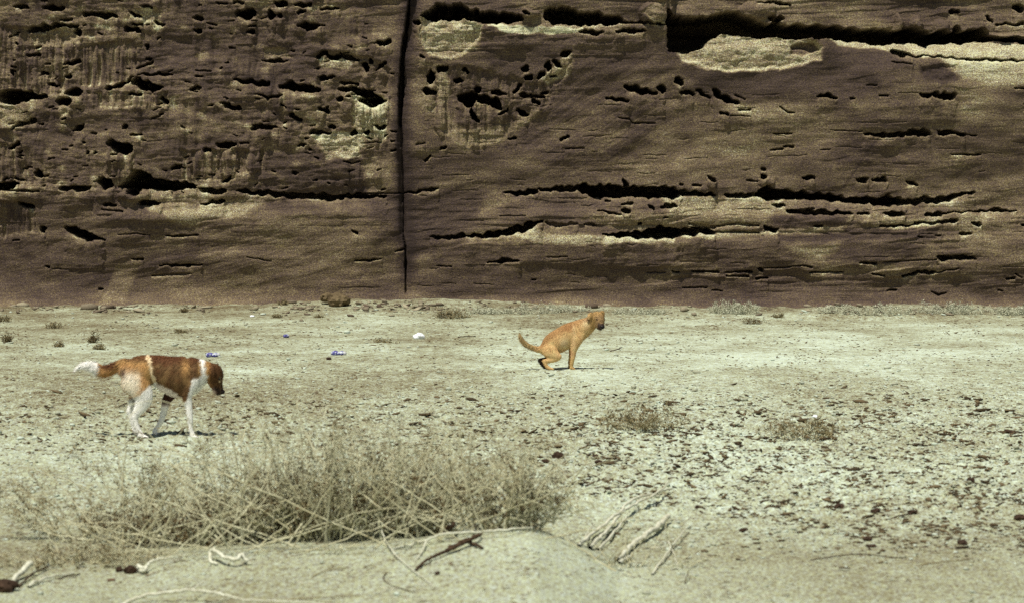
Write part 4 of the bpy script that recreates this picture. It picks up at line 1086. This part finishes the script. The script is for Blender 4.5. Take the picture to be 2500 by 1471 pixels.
shrub("weed", "wispy faded weed sprigs behind the dark-based shrub", "weed", 1080, 1245, 1.2, 0.52, 44, 7, leafy=.42, leaf=0.008, low=1, twig=6, up=.8, base_w=.5, curl=.5, leaf_mat=M_LEAF2, r=.0018)
shrub("weed", "sparse sprawling brown weed at the outer end of the thicket, before the bare sand", "weed", 190, 1310, 0.95, 0.34, 34, 8, lean=-.5, leafy=.6, leaf=0.008, low=1, twig=6, curl=1.2, leaf_mat=M_LEAF2, r=.0028)
shrub("weed", "low dusty weed cover between the thicket and the dark edge stone", "weed", 190, 1375, 1.0, 0.08, 80, 9, leafy=.5, leaf=0.008, low=1, twig=4, leaf_mat=M_LEAF2, twig_mat=M_STRAW, depth=.6)
shrub("weed", "feathery brown weed standing among stems beyond the leafy low shrub", "weed", 330, 1275, 0.9, 0.44, 34, 10, leafy=.6, leaf=0.009, low=1, twig=6, up=.6, curl=.8, leaf_mat=M_LEAF2)
# small plants out on the flat
G2 = "low dry scrub at the foot of the cliff"
shrub("shrub", "fuzzy brown low shrub alone on the flat beyond the forked branch", "shrub", 1570, 1050, .95, .17, 70, 21, leafy=.45, leaf=.010, low=1, twig=6, stem_mat=M_STRAW, leaf_mat=M_LEAF2, depth=.6)
shrub("shrub", "fuzzy brown shrub amid dark clods, farther from the dogs", "shrub", 1950, 1074, .80, .14, 50, 22, leafy=.45, leaf=.010, low=1, twig=6, stem_mat=M_STRAW, leaf_mat=M_LEAF2, depth=.6)
far = [(1345, 763, 1.5, .12, "pale hummock scrub directly behind the tan dog's back"), (1560, 764, 1.0, .05, "flat pale scrub just beyond the tan dog's head"),
       (1790, 765, 1.05, .19, "bushiest pale scrub between tan dog and cliff foot"), (2110, 764, 1.7, .12, "broad pale scrub below the stepped cliff ledges"),
       (2315, 765, 1.3, .15, "pale domed scrub near the flat end of the cliff"), (2475, 766, .8, .10, "last pale scrub of the row along the cliff foot"),
       (1105, 776, .65, .10, "brown bramble between boulder and tan dog"), (1190, 764, .9, .06, "pale scrub beside the brown bramble")]
for i, (px, py, w, h, lb) in enumerate(far):
    shrub("shrub", lb, "shrub", px, py, w, h, 80, 50 + i, leafy=.9, leaf=.011, low=1, twig=4, r=.003, stem_mat=M_PALE, twig_mat=(None if i == 6 else M_PALE),
          leaf_mat=(M_LEAF2 if i == 6 else M_PALE), group=G2, depth=.5, base_w=.4)
tf = [(228, 836, .16, .13, "dark upright tuft beyond the walking dog's tail"), (16, 836, .17, .13, "small dark tuft at the sand's outer edge"),
      (128, 800, .40, .08, "flat brown tuft on the trampled sand"), (8, 785, .25, .09, "dark flattened tuft below the wrinkled cliff foot"), (450, 762, .12, .10, "tiny dark tuft near the cliff foot"),
      (690, 744, .2, .09, "small dark tuft nearest the boulder"), (675, 775, .2, .06, "brown tuft just before the boulder"), (780, 775, .2, .05, "low brown tuft below the boulder"),
      (1835, 790, .4, .10, "dark spiky tuft before the bushiest pale scrub"), (1900, 775, .25, .07, "squat brown tuft beside the spiky one"),
      (445, 812, .22, .05, "purplish low tuft above the walking dog's back"), (935, 836, .45, .05, "flat brown tuft near the white bag"),
      (145, 846, .16, .05, "small dry tuft before the upright one"), (240, 852, .18, .05, "low dark tuft above the walking dog's tail")]
for i, (px, py, w, h, lb) in enumerate(tf):
    shrub("grass_tuft", lb, "grass tuft", px, py, w, h, 20, 80 + i, leafy=.55, leaf=.010, low=1, twig=3, r=.003, stem_mat=M_STRAW2,
          leaf_mat=M_LEAF if i in (0, 1, 4, 8) else M_LEAF2, group="small dry tufts on the sand flat", depth=w * .7)
shrub("grass_tuft", "tall fan of pale dry grass leaning against the cliff foot", "grass tuft", 268, 744, .50, .60, 34, 99, lean=.45, leafy=0, r=.003, twig=0, curl=.35, stem_mat=M_STRAW2, up=.6, depth=.25, base_w=.4)

shrub("dry_stalks", "loose fallen straw stalks spilling over the mound crest", "dry stalks", 830, 1345, 1.5, .07, 20, 120, leafy=0, r=.0024, twig=0, curl=1.2, stem_mat=M_STRAW, depth=.25, base_w=.9, arches=34)
shrub("dry_stalks", "loose fallen straw stalks on the sand below the dark leafy shrub", "dry stalks", 330, 1368, 1.0, .06, 16, 121, leafy=0, r=.0024, twig=0, curl=1.2, stem_mat=M_STRAW, depth=.3, base_w=.9, arches=26)
shrub("dry_stalks", "bleached stalks fallen beside the forked branch", "dry stalks", 1560, 1390, .55, .08, 8, 122, leafy=0, r=.0024, twig=0, curl=.8, stem_mat=M_STRAW, depth=.3, base_w=.9, arches=14)

# ------------------------------------------------------------------ debris, stones, wood, litter
def ground_points(px, py):
    a, b = (px - W / 2) / F, (H / 2 - py) / F
    dx_, dy_, dz_ = a, CP + b * SP, -SP + b * CP
    z = np.zeros_like(px)
    for _ in range(10):
        k = (z - CAMZ) / dz_
        z = z * 0.5 + 0.5 * ground_h(dx_ * k, dy_ * k)
    k = (z - CAMZ) / dz_
    return dx_ * k, dy_ * k, z
import itertools
_phi = (1 + 5 ** .5) / 2
ICO_V = np.array([(-1, _phi, 0), (1, _phi, 0), (-1, -_phi, 0), (1, -_phi, 0), (0, -1, _phi), (0, 1, _phi), (0, -1, -_phi), (0, 1, -_phi),
                  (_phi, 0, -1), (_phi, 0, 1), (-_phi, 0, -1), (-_phi, 0, 1)]) / math.sqrt(1 + _phi ** 2)
ICO_F = np.array([(0, 11, 5), (0, 5, 1), (0, 1, 7), (0, 7, 10), (0, 10, 11), (1, 5, 9), (5, 11, 4), (11, 10, 2), (10, 7, 6), (7, 1, 8),
                  (3, 9, 4), (3, 4, 2), (3, 2, 6), (3, 6, 8), (3, 8, 9), (4, 9, 5), (2, 4, 11), (6, 2, 10), (8, 6, 7), (9, 8, 1)])
def pebble_material(name):
    t = NT(name); v = t.coords()
    at = t.n('ShaderNodeAttribute', attribute_name="col")
    n = t.noise(v, 60, 2, .7)
    return t.done(t.mix(0.4, at.outputs['Color'], t.ramp(n, [(0.3, (.25, .25, .25)), (.7, (.75, .75, .75))]), 'OVERLAY'), t.bump(n, .003))
M_PEB = pebble_material("loose_debris")
def scatter(name, px, py, size, elong, flat, cols, seed, sink=0.2):
    rg = np.random.default_rng(seed)
    x, y, z = ground_points(px, py)
    z = z + micro(x, y)[0]
    n = len(x)
    yaw = rg.uniform(-0.9, 0.9, n) + (rg.random(n) < .3) * rg.uniform(0, 3, n)
    el = rg.uniform(*elong, n); fl = rg.uniform(*flat, n)
    V = ICO_V[None] * (1 + rg.normal(0, 0.22, (n, 12, 1)))
    V = V * np.stack([size * el, size, size * fl], 1)[:, None, :] * 0.5
    V[:, :, 2] += 0.25 * V[:, :, 0] * rg.normal(0, .8, (n, 1))
    c, s_ = np.cos(yaw)[:, None], np.sin(yaw)[:, None]
    X_, Y_ = V[:, :, 0] * c - V[:, :, 1] * s_, V[:, :, 0] * s_ + V[:, :, 1] * c
    P = np.stack([X_ + x[:, None], Y_ + y[:, None], V[:, :, 2] + (z + size * fl * (0.5 - sink))[:, None]], -1)
    Fc = (ICO_F[None] + (np.arange(n) * 12)[:, None, None]).reshape(-1, 3)
    cc = np.repeat(cols(rg, n), 12, 0)
    o = mesh_obj(name, P.reshape(-1, 3), Fc, M_PEB, colors=cc)
    return o
def sample(n, dens, seed, box=(-150, 2650, 755, 1480)):
    rg = np.random.default_rng(seed)
    ox, oy = [], []
    while sum(map(len, ox)) < n:
        a, b = rg.uniform(box[0], box[1], n * 3), rg.uniform(box[2], box[3], n * 3)
        k = rg.random(n * 3) < dens(a, b)
        ox.append(a[k]); oy.append(b[k])
    return np.concatenate(ox)[:n], np.concatenate(oy)[:n]
def mixcol(a, b): return lambda rg, n: (lambda t: np.array(a) * (1 - t) + np.array(b) * t)(rg.random((n, 1)))

def dens_dark(a, b):
    lower = np.interp(a, [-150, 700, 1250, 1700, 2100, 2650], [1120, 1110, 1180, 1250, 1330, 1350])
    d = sm(930, 1040, b) * sm(lower + 25, lower - 30, b) * np.interp(a, [-150, 700, 1250, 1500, 2650], [.42, .40, .6, 1, 1])
    cl_ = np.clip(0.60 + 1.5 * pn(a / 90, b / 26, 400) + 0.8 * pn(a / 32, b / 12, 401), 0.03, 1)
    d = d * cl_
    d = np.maximum(d, 0.07 * sm(1400, 1700, a) * sm(1420, 1300, b) * (b > 1200))
    return d
px_, py_ = sample(8500, dens_dark, 1)
rg = np.random.default_rng(2)
pm = (py_ - 462) / 1.9
sz = rg.gamma(1.3, 2.1, len(px_)) + 2.4
o = scatter("debris", px_, py_, np.clip(sz, 2.6, 12.5) / pm, (1.3, 3.6), (.35, .8), mixcol((.045, .032, .018), (.16, .118, .065)), 3)  # dark chips also stand in for shade under curled mud flakes
tag(o, "scattered dark brown chips and droppings, some standing in for mud flake shadows", "debris", kind="stuff")
px_, py_ = sample(9000, lambda a, b: np.clip(.4 + 1.3 * pn(a / 120, b / 22, 410), .05, 1) * sm(760, 800, b) * np.interp(b, [700, 1000, 1060, 1300, 1480], [1, .8, .7, .35, .06]), 4)
pm = (py_ - 462) / 1.9
o = scatter("litterfall", px_, py_, rg.uniform(1.6, 4.6, len(px_)) / pm, (1.0, 3.0), (.25, .7), mixcol((.08, .05, .025), (.22, .16, .09)), 5)
tag(o, "fine brown plant litter over the whole sand flat", "plant litter", kind="stuff")
px_, py_ = sample(9000, lambda a, b: (sm(900, 1000, b) * np.interp(a, [0, 1200, 1600], [.4, .5, 1]) * np.clip(.5 + 1.1 * pn(a / 110, b / 30, 420), .08, 1) + .05)
                 * np.interp(b, [1150, 1330, 1400], [1, .5, .1]), 6)
pm = (py_ - 462) / 1.9
o = scatter("gravel", px_, py_, rg.gamma(2.5, 1.6, len(px_)).clip(1.5, 13) / pm + .003, (1.0, 1.9), (.45, .9), mixcol((.30, .29, .20), (.55, .62, .52)), 7, .25)
tag(o, "pale crumbly clods of dried mud lying over the sand", "gravel", kind="stuff")

# straw and stick litter, mostly near the thicket and on the lower sand
px_, py_ = sample(900, lambda a, b: sm(1270, 1330, b) * np.clip(.35 + 1.6 * pn(a / 160, b / 40, 430), .05, 1) * np.interp(a, [0, 1500, 1900, 2600], [1, 1, .45, .35]), 8)
o = scatter("straw", px_, py_, rg.uniform(1.5, 3.2, len(px_)) / ((py_ - 462) / 1.9), (4, 16), (.6, 1), mixcol((.12, .08, .04), (.62, .60, .44)), 9, .1)
tag(o, "loose bits of straw and broken stick on the nearest sand", "straw litter", kind="stuff")
px_, py_ = sample(1300, lambda a, b: np.exp(-((b - 750) / 13) ** 2) * np.clip(.4 + 1.5 * pn(a / 80, 3.0, 440), .03, 1), 10, (-150, 2650, 728, 790))
o = scatter("rubble", px_, py_, rg.gamma(1.5, 3.4, len(px_)).clip(2, 26) / 152, (1.0, 2.2), (.4, .9), mixcol((.10, .07, .05), (.36, .32, .22)), 11, .25)
tag(o, "small broken rock lying along the cliff foot", "rubble", kind="stuff")

def rock(name, label, cat, px, py, sx, sy, sz, seed, mat, group=None, rot=0.0, sink=.25):
    b = on_ground(px, py)
    import bmesh
    bm = bmesh.new(); bmesh.ops.create_icosphere(bm, subdivisions=3, radius=0.5)
    rg = np.random.default_rng(seed); off = rg.uniform(0, 50, 3)
    for v in bm.verts:
        c = v.co.copy()
        n = float(pn(c.x * 2.4 + off[0], c.y * 2.4 + c.z * 1.7 + off[1])) + .5 * float(pn(c.x * 6 + off[1], c.z * 6 + c.y * 4 + off[2]))
        k = 1 + 0.55 * n
        v.co = Vector((c.x * k * sx, c.y * k * sy, c.z * k * sz))
        v.co.z = max(v.co.z, -sz * .45)
    me = bpy.data.meshes.new(name); bm.to_mesh(me); bm.free()
    me.materials.append(mat)
    o = bpy.data.objects.new(name, me); col.objects.link(o)
    o.location = b + Vector((0, 0, sz * (.5 - sink))); o.rotation_euler = (0, 0, rot)
    return tag(o, label, cat, group)
M_ROCK = grainy("fallen_sandstone", (0.07, 0.048, 0.028), (0.20, 0.15, 0.08), 22, 0.01)
M_CLOD = grainy("dark_clod", (0.022, 0.013, 0.009), (0.075, 0.045, 0.028), 60, 0.003)
rock("boulder", "squat brown boulder with shadowed undercut at the cliff foot", "boulder", 824, 748, .33, .30, .22, 5, M_ROCK, sink=.1)
rock("boulder", "small brown slab propped against the boulder at the cliff foot", "boulder", 800, 742, .24, .2, .15, 8, M_ROCK, rot=.3, sink=-.15)
rock("rock", "flat brown rock beyond the boulder by the vertical crack", "rock", 866, 722, .26, .2, .09, 9, M_ROCK)
GC = "dark clods on the trodden sand"
for px, py, a, b, c, lb in [
    (1362, 1122, .095, .08, .075, "round black clod nearest the thicket's thin end"), (1332, 1128, .06, .05, .03, "flat dark clod touching the round black one"),
    (1452, 1118, .055, .05, .035, "black clod between the round one and the brown shrub"), (1462, 1137, .06, .05, .03, "brown clod just before the black one"),
    (1325, 1052, .045, .04, .03, "dark pebble beyond the round black clod"), (1637, 1068, .05, .06, .03, "slanted dark clod at the brown shrub's foot"),
    (2465, 1058, .10, .07, .045, "large dark clod at the far end of the littered sand"), (2048, 1242, .085, .06, .05, "big pointed dark clod in the broken ground"),
    (2138, 1252, .10, .05, .03, "long flat dark clod beside the big pointed one"), (2228, 1258, .06, .05, .03, "oval dark clod on the twig end"),
    (1705, 1243, .04, .04, .035, "lone upright clod beyond the bleached log"), (1816, 1296, .06, .05, .022, "flat dark clod on bare smooth sand"),
    (2350, 1327, .10, .05, .03, "slanting dark clod nearest the bottom sand"), (2118, 1318, .07, .05, .022, "upper of two flat clods on the smooth sand"),
    (2128, 1334, .06, .05, .022, "lower of two flat clods on the smooth sand"), (2492, 1270, .08, .05, .04, "dark clod cut by the picture edge"),
    (803, 877, .065, .06, .035, "small dark stone beside the crushed blue can"), (2370, 1180, .06, .05, .04, "dark wedge clod amid the thickest litter"),
    (1372, 968, .05, .045, .03, "brown clod between tan dog and brown shrub"), (345, 1060, .04, .04, .02, "dark clod under the walking dog")]:
    rock("clod", lb, "clod", px, py, a, b, c, int(px), M_CLOD, GC, rot=(px % 7) * .3)
rock("stone", "large dark stone cut by the picture's bottom corner edge", "stone", 5, 1441, .14, .10, .075, 61, M_CLOD)
rock("stone", "oblong black stone beside the bleached knuckled root", "stone", 318, 1398, .062, .05, .052, 62, M_CLOD, rot=.5)
rock("stone", "round black stone next to the oblong one", "stone", 291, 1394, .036, .035, .034, 63, M_CLOD)
rock("stone", "small reddish chip before the round black stone", "stone", 272, 1416, .045, .03, .014, 64, grainy("reddish_chip", (.10, .05, .03), (.2, .12, .07)), rot=.6)
rock("stone", "slim dark chip on the smooth sand below the dark root", "stone", 1068, 1401, .022, .045, .02, 65, M_CLOD, rot=-.3)

def branch(name, label, cat, paths, mat, group=None):
    """paths: list of (points (px,py,lift m), r0, r1)"""
    first = on_ground(paths[0][0][0][0], paths[0][0][0][1])
    S_ = Strands()
    rg = np.random.default_rng(int(first.x * 1000) % 9999 + 3)
    for pts, r0, r1 in paths:
        Q = []
        for px, py, lift in pts:
            lift = lift + (r0 * .6 if r0 > .004 else 0)
            p = on_ground(px, py, lift) if lift else on_ground(px, py)
            Q.append([p.x - first.x, p.y - first.y, p.z - first.z + 0.25 * r0])
        Q = catmull(Q, 7)
        Q[1:-1] += rg.normal(0, r0 * .30, (len(Q) - 2, 3))
        S_.tube(Q, r0, r1, 7)
    o = mesh_obj(name, np.vstack(S_.P), np.vstack(S_.F), mat, None, first, smooth=True)
    return tag(o, label, cat, group)
GB = "bleached branches on the near mound"
branch("branch", "forked bleached branch with long parallel prongs", "branch", [
    ([(1412, 1332, 0), (1450, 1300, .02), (1500, 1262, .05), (1545, 1226, .06), (1600, 1208, .05), (1640, 1192, .02)], .010, .006),
    ([(1440, 1338, 0), (1480, 1298, .02), (1512, 1258, .04), (1560, 1232, .04), (1600, 1210, .05)], .011, .007),
    ([(1460, 1342, 0), (1500, 1300, .01), (1530, 1262, .02)], .008, .006),
    ([(1596, 1210, .05), (1620, 1196, .07), (1632, 1176, .09)], .006, .003), ([(1420, 1330, 0), (1440, 1290, .03), (1455, 1275, .04)], .004, .002)], M_WOOD, GB)
branch("log", "straight bleached log lying beside the forked branch", "log", [([(1505, 1366, .0), (1545, 1332, .01), (1590, 1298, .02), (1632, 1262, .03)], .015, .016)], M_WOOD)
branch("twig", "stub of bleached wood at the log's near end", "twig", [([(1512, 1375, 0), (1540, 1357, .01)], .011, .008)], M_WOOD)
branch("twig", "thin crossing bleached twigs on the mound slope past the log", "twig", [([(1592, 1402, 0), (1640, 1335, .02), (1680, 1285, .03)], .006, .003), ([(1632, 1320, .02), (1645, 1350, .01), (1658, 1392, 0)], .004, .002),
    ([(1600, 1340, .01), (1640, 1330, .02)], .003, .002)], M_WOOD, GB)
branch("branch", "long arched bleached branch at the very bottom of the sand", "branch", [
    ([(292, 1478, .0), (350, 1454, .025), (420, 1444, .04), (480, 1441, .045), (540, 1449, .045), (585, 1462, .03), (680, 1468, .02), (820, 1474, 0)], .008, .003),
    ([(468, 1441, .045), (490, 1424, .05), (520, 1412, .05)], .004, .002), ([(530, 1447, .045), (560, 1438, .04)], .004, .002)], M_WOOD, GB)
branch("root", "crooked bleached root like a bone on the mound sand", "root", [
    ([(514, 1372, 0), (512, 1356, .02), (518, 1342, .045), (545, 1356, .04), (572, 1366, .03), (590, 1356, .04)], .009, .010), ([(590, 1352, .04), (600, 1366, .02), (612, 1376, 0)], .008, .006),
    ([(514, 1372, .0), (530, 1378, 0)], .008, .005)], M_WOOD, GB)
branch("root", "bleached knuckled root beside the oblong black stone", "root", [([(336, 1388, .0), (352, 1394, .01), (362, 1378, .025), (382, 1366, .03), (418, 1360, .02)], .010, .004), ([(355, 1390, .01), (336, 1380, .02)], .012, .008)], M_WOOD, GB)
branch("root", "thick dark root stretching out from under the thicket", "root", [([(1014, 1392, 0), (1035, 1372, .01), (1070, 1352, .015), (1110, 1336, .02), (1170, 1306, .03)], .006, .010),
    ([(1090, 1345, .01), (1130, 1325, .02), (1180, 1300, .02)], .012, .005)], M_DARKWOOD)
branch("root", "short dark root stub at the mound crest", "root", [([(1145, 1325, 0), (1165, 1330, .01), (1178, 1338, 0)], .008, .006), ([(1085, 1302, .02), (1108, 1278, .05), (1112, 1262, .07)], .012, .006)], M_DARKWOOD)
branch("branch", "pale weathered branch along the mound crest", "branch", [([(965, 1338, 0), (1030, 1322, .02), (1085, 1303, .04), (1160, 1300, .03), (1240, 1292, .03), (1300, 1288, .01)], .006, .005),
    ([(1040, 1322, .02), (1030, 1345, .01), (1015, 1368, 0)], .005, .003)], M_WOOD, GB)
branch("branch", "broad bleached branch beside the large dark edge stone", "branch", [([(22, 1428, .0), (50, 1398, .02), (76, 1375, .05)], .011, .016), ([(70, 1432, .0), (105, 1412, .01), (180, 1398, 0)], .008, .004)], M_WOOD, GB)
branch("twig", "thin dark stick beside the broad bleached branch", "twig", [([(45, 1433, 0), (78, 1400, .015), (118, 1382, .01)], .005, .004)], M_DARKWOOD)
branch("twig", "dark stick near the thicket's outer fringe", "twig", [([(140, 1412, 0), (170, 1405, .01), (196, 1400, .0)], .004, .003)], M_DARKWOOD)
branch("stalk", "long curved pale stalk arching over the leafy shrub", "stalk", [([(420, 1145, .25), (450, 1130, .28), (505, 1130, .3), (560, 1108, .32), (590, 1080, .35), (602, 1040, .4)], .005, .003)], M_STRAW)
branch("stalk", "pale diagonal stalk trailing down the smooth mound", "stalk", [([(930, 1290, .06), (945, 1325, .02), (980, 1368, .01), (1020, 1400, .01), (1060, 1432, 0)], .004, .002)], M_WOOD)
branch("stalk", "brown diagonal stalk in the thin end of the thicket", "stalk", [([(1195, 1292, .0), (1150, 1235, .12), (1110, 1180, .25), (1098, 1120, .4)], .006, .003)], M_STRAW2)
branch("stalk", "upright dark dead stalk in the thin end of the thicket", "stalk", [([(1275, 1290, 0), (1276, 1235, .1), (1262, 1180, .2), (1245, 1135, .3)], .012, .008)], M_DARKWOOD)
branch("stalk", "straight pale stalks rising from the densest shrub", "stalk", [([(560, 1330, .0), (640, 1270, .1), (720, 1190, .25), (830, 1120, .4)], .004, .003), ([(700, 1330, 0), (780, 1220, .15), (860, 1130, .35)], .004, .003),
    ([(770, 1185, .25), (860, 1195, .25), (930, 1240, .2)], .004, .003), ([(850, 1195, .25), (910, 1175, .28)], .003, .002)], M_STRAW)
branch("twig", "long thin twig lying on the smooth open sand", "twig", [([(1978, 1366, 0), (2040, 1358, .012), (2100, 1352, .015), (2205, 1362, 0)], .003, .0025)], M_DARKWOOD)
branch("twig", "pale brown twig with a scuffed end on smooth sand", "twig", [([(2235, 1380, 0), (2300, 1370, .01), (2370, 1366, 0)], .003, .002)], M_STRAW2)
branch("twig", "dark knotted stick beside the long flat clod", "twig", [([(2165, 1268, 0), (2200, 1262, .01), (2235, 1257, 0)], .004, .005)], M_DARKWOOD)
branch("twig", "brown hooked twig below the smooth mound", "twig", [([(944, 1398, .02), (936, 1412, .0), (955, 1428, 0), (1010, 1446, 0)], .004, .002)], M_DARKWOOD)
branch("twig", "faint brown twig lying past the end of the arched bottom branch", "twig", [([(700, 1462, 0), (750, 1458, .008), (880, 1452, 0)], .003, .002)], M_STRAW2)
branch("twig", "short curved brown twig on the bare sand before the crooked root", "twig", [([(760, 1408, 0), (800, 1390, .008), (850, 1384, 0)], .003, .002)], M_STRAW2)
branch("twig", "thin dark upright twig on the slope past the crossing twigs", "twig", [([(1672, 1425, 0), (1676, 1410, .02), (1682, 1392, .03)], .003, .002)], M_DARKWOOD)
branch("twig", "dark twig on the sand between tan dog and pale bag", "twig", [([(1118, 822, 0), (1140, 820, .01), (1162, 821, 0)], .006, .004)], M_DARKWOOD)
branch("twig", "dark stick on the sand beyond the tan dog's paws", "twig", [([(1490, 856, 0), (1505, 853, .01), (1516, 848, .02)], .006, .006)], M_DARKWOOD)

# litter
def lit_mat(name, a, b, scale):
    t = NT(name); v = t.coords(); n = t.noise(v, scale, 2, .5)
    t.b.inputs['Roughness'].default_value = .45; t.b.inputs['Specular IOR Level'].default_value = .4
    return t.done(t.ramp(n, [(.5, a), (.56, b)]))
M_BLUE = lit_mat("printed_can", (.085, .08, .30), (.50, .53, .62), 30)
M_BAG = grainy("white_plastic", (.80, .84, .88), (.92, .95, .97), 30, .004, .5)
M_METAL = grainy("bare_can_end", (.45, .45, .47), (.6, .6, .62), 60, .001, .4)
def can(label, px, py, L, R, rot, seed):
    b = on_ground(px, py)
    root = empty("can", b + Vector((0, 0, R * .72))); root.rotation_euler = (0, 0, rot)
    rg = np.random.default_rng(seed)
    st = [(-L / 2, 0, 0, R * .86, R * .9), (-L * .42, 0, 0, R, R), (-L * .12, 0, .15 * R, R * .80, R * 1.05), (L * .1, 0, -.05 * R, R * .66, R * 1.1), (L * .42, 0, 0, R, R), (L / 2, 0, 0, R * .86, R * .9)]
    V, Fc = loft(st, 4, 18); V = V + rg.normal(0, R * .03, V.shape)
    mesh_obj("shell", V, Fc, M_BLUE, root)
    V, Fc = loft([(L / 2 + .012, 0, 0, R * .80, R * .82), (L / 2 + .020, 0, 0, R * .80, R * .82)], 1, 18)
    mesh_obj("lid", V, Fc, M_METAL, root, smooth=False)
    tag(root, label, "can", "drink cans dropped on the sand")
can("crushed blue and white can midway between the two dogs", 825, 866, .115, .030, -.12, 1)
can("crushed blue can behind the walking dog's head", 518, 871, .10, .030, .1, 2)
can("small blue can end-on farther off toward the boulder", 698, 823, .055, .026, 1.1, 3)
rock("plastic_bag", "crumpled white plastic bag on the sand between the dogs", "plastic bag", 1022, 826, .15, .12, .10, 91, M_BAG)
rock("paper_scrap", "tiny white scrap near the cliff foot before the boulder", "paper scrap", 616, 773, .075, .06, .035, 92, M_BAG)
rock("paper_scrap", "tiny white scrap on top of the brown shrub amid the clods", "paper scrap", 1990, 1022, .05, .04, .035, 93, M_BAG)
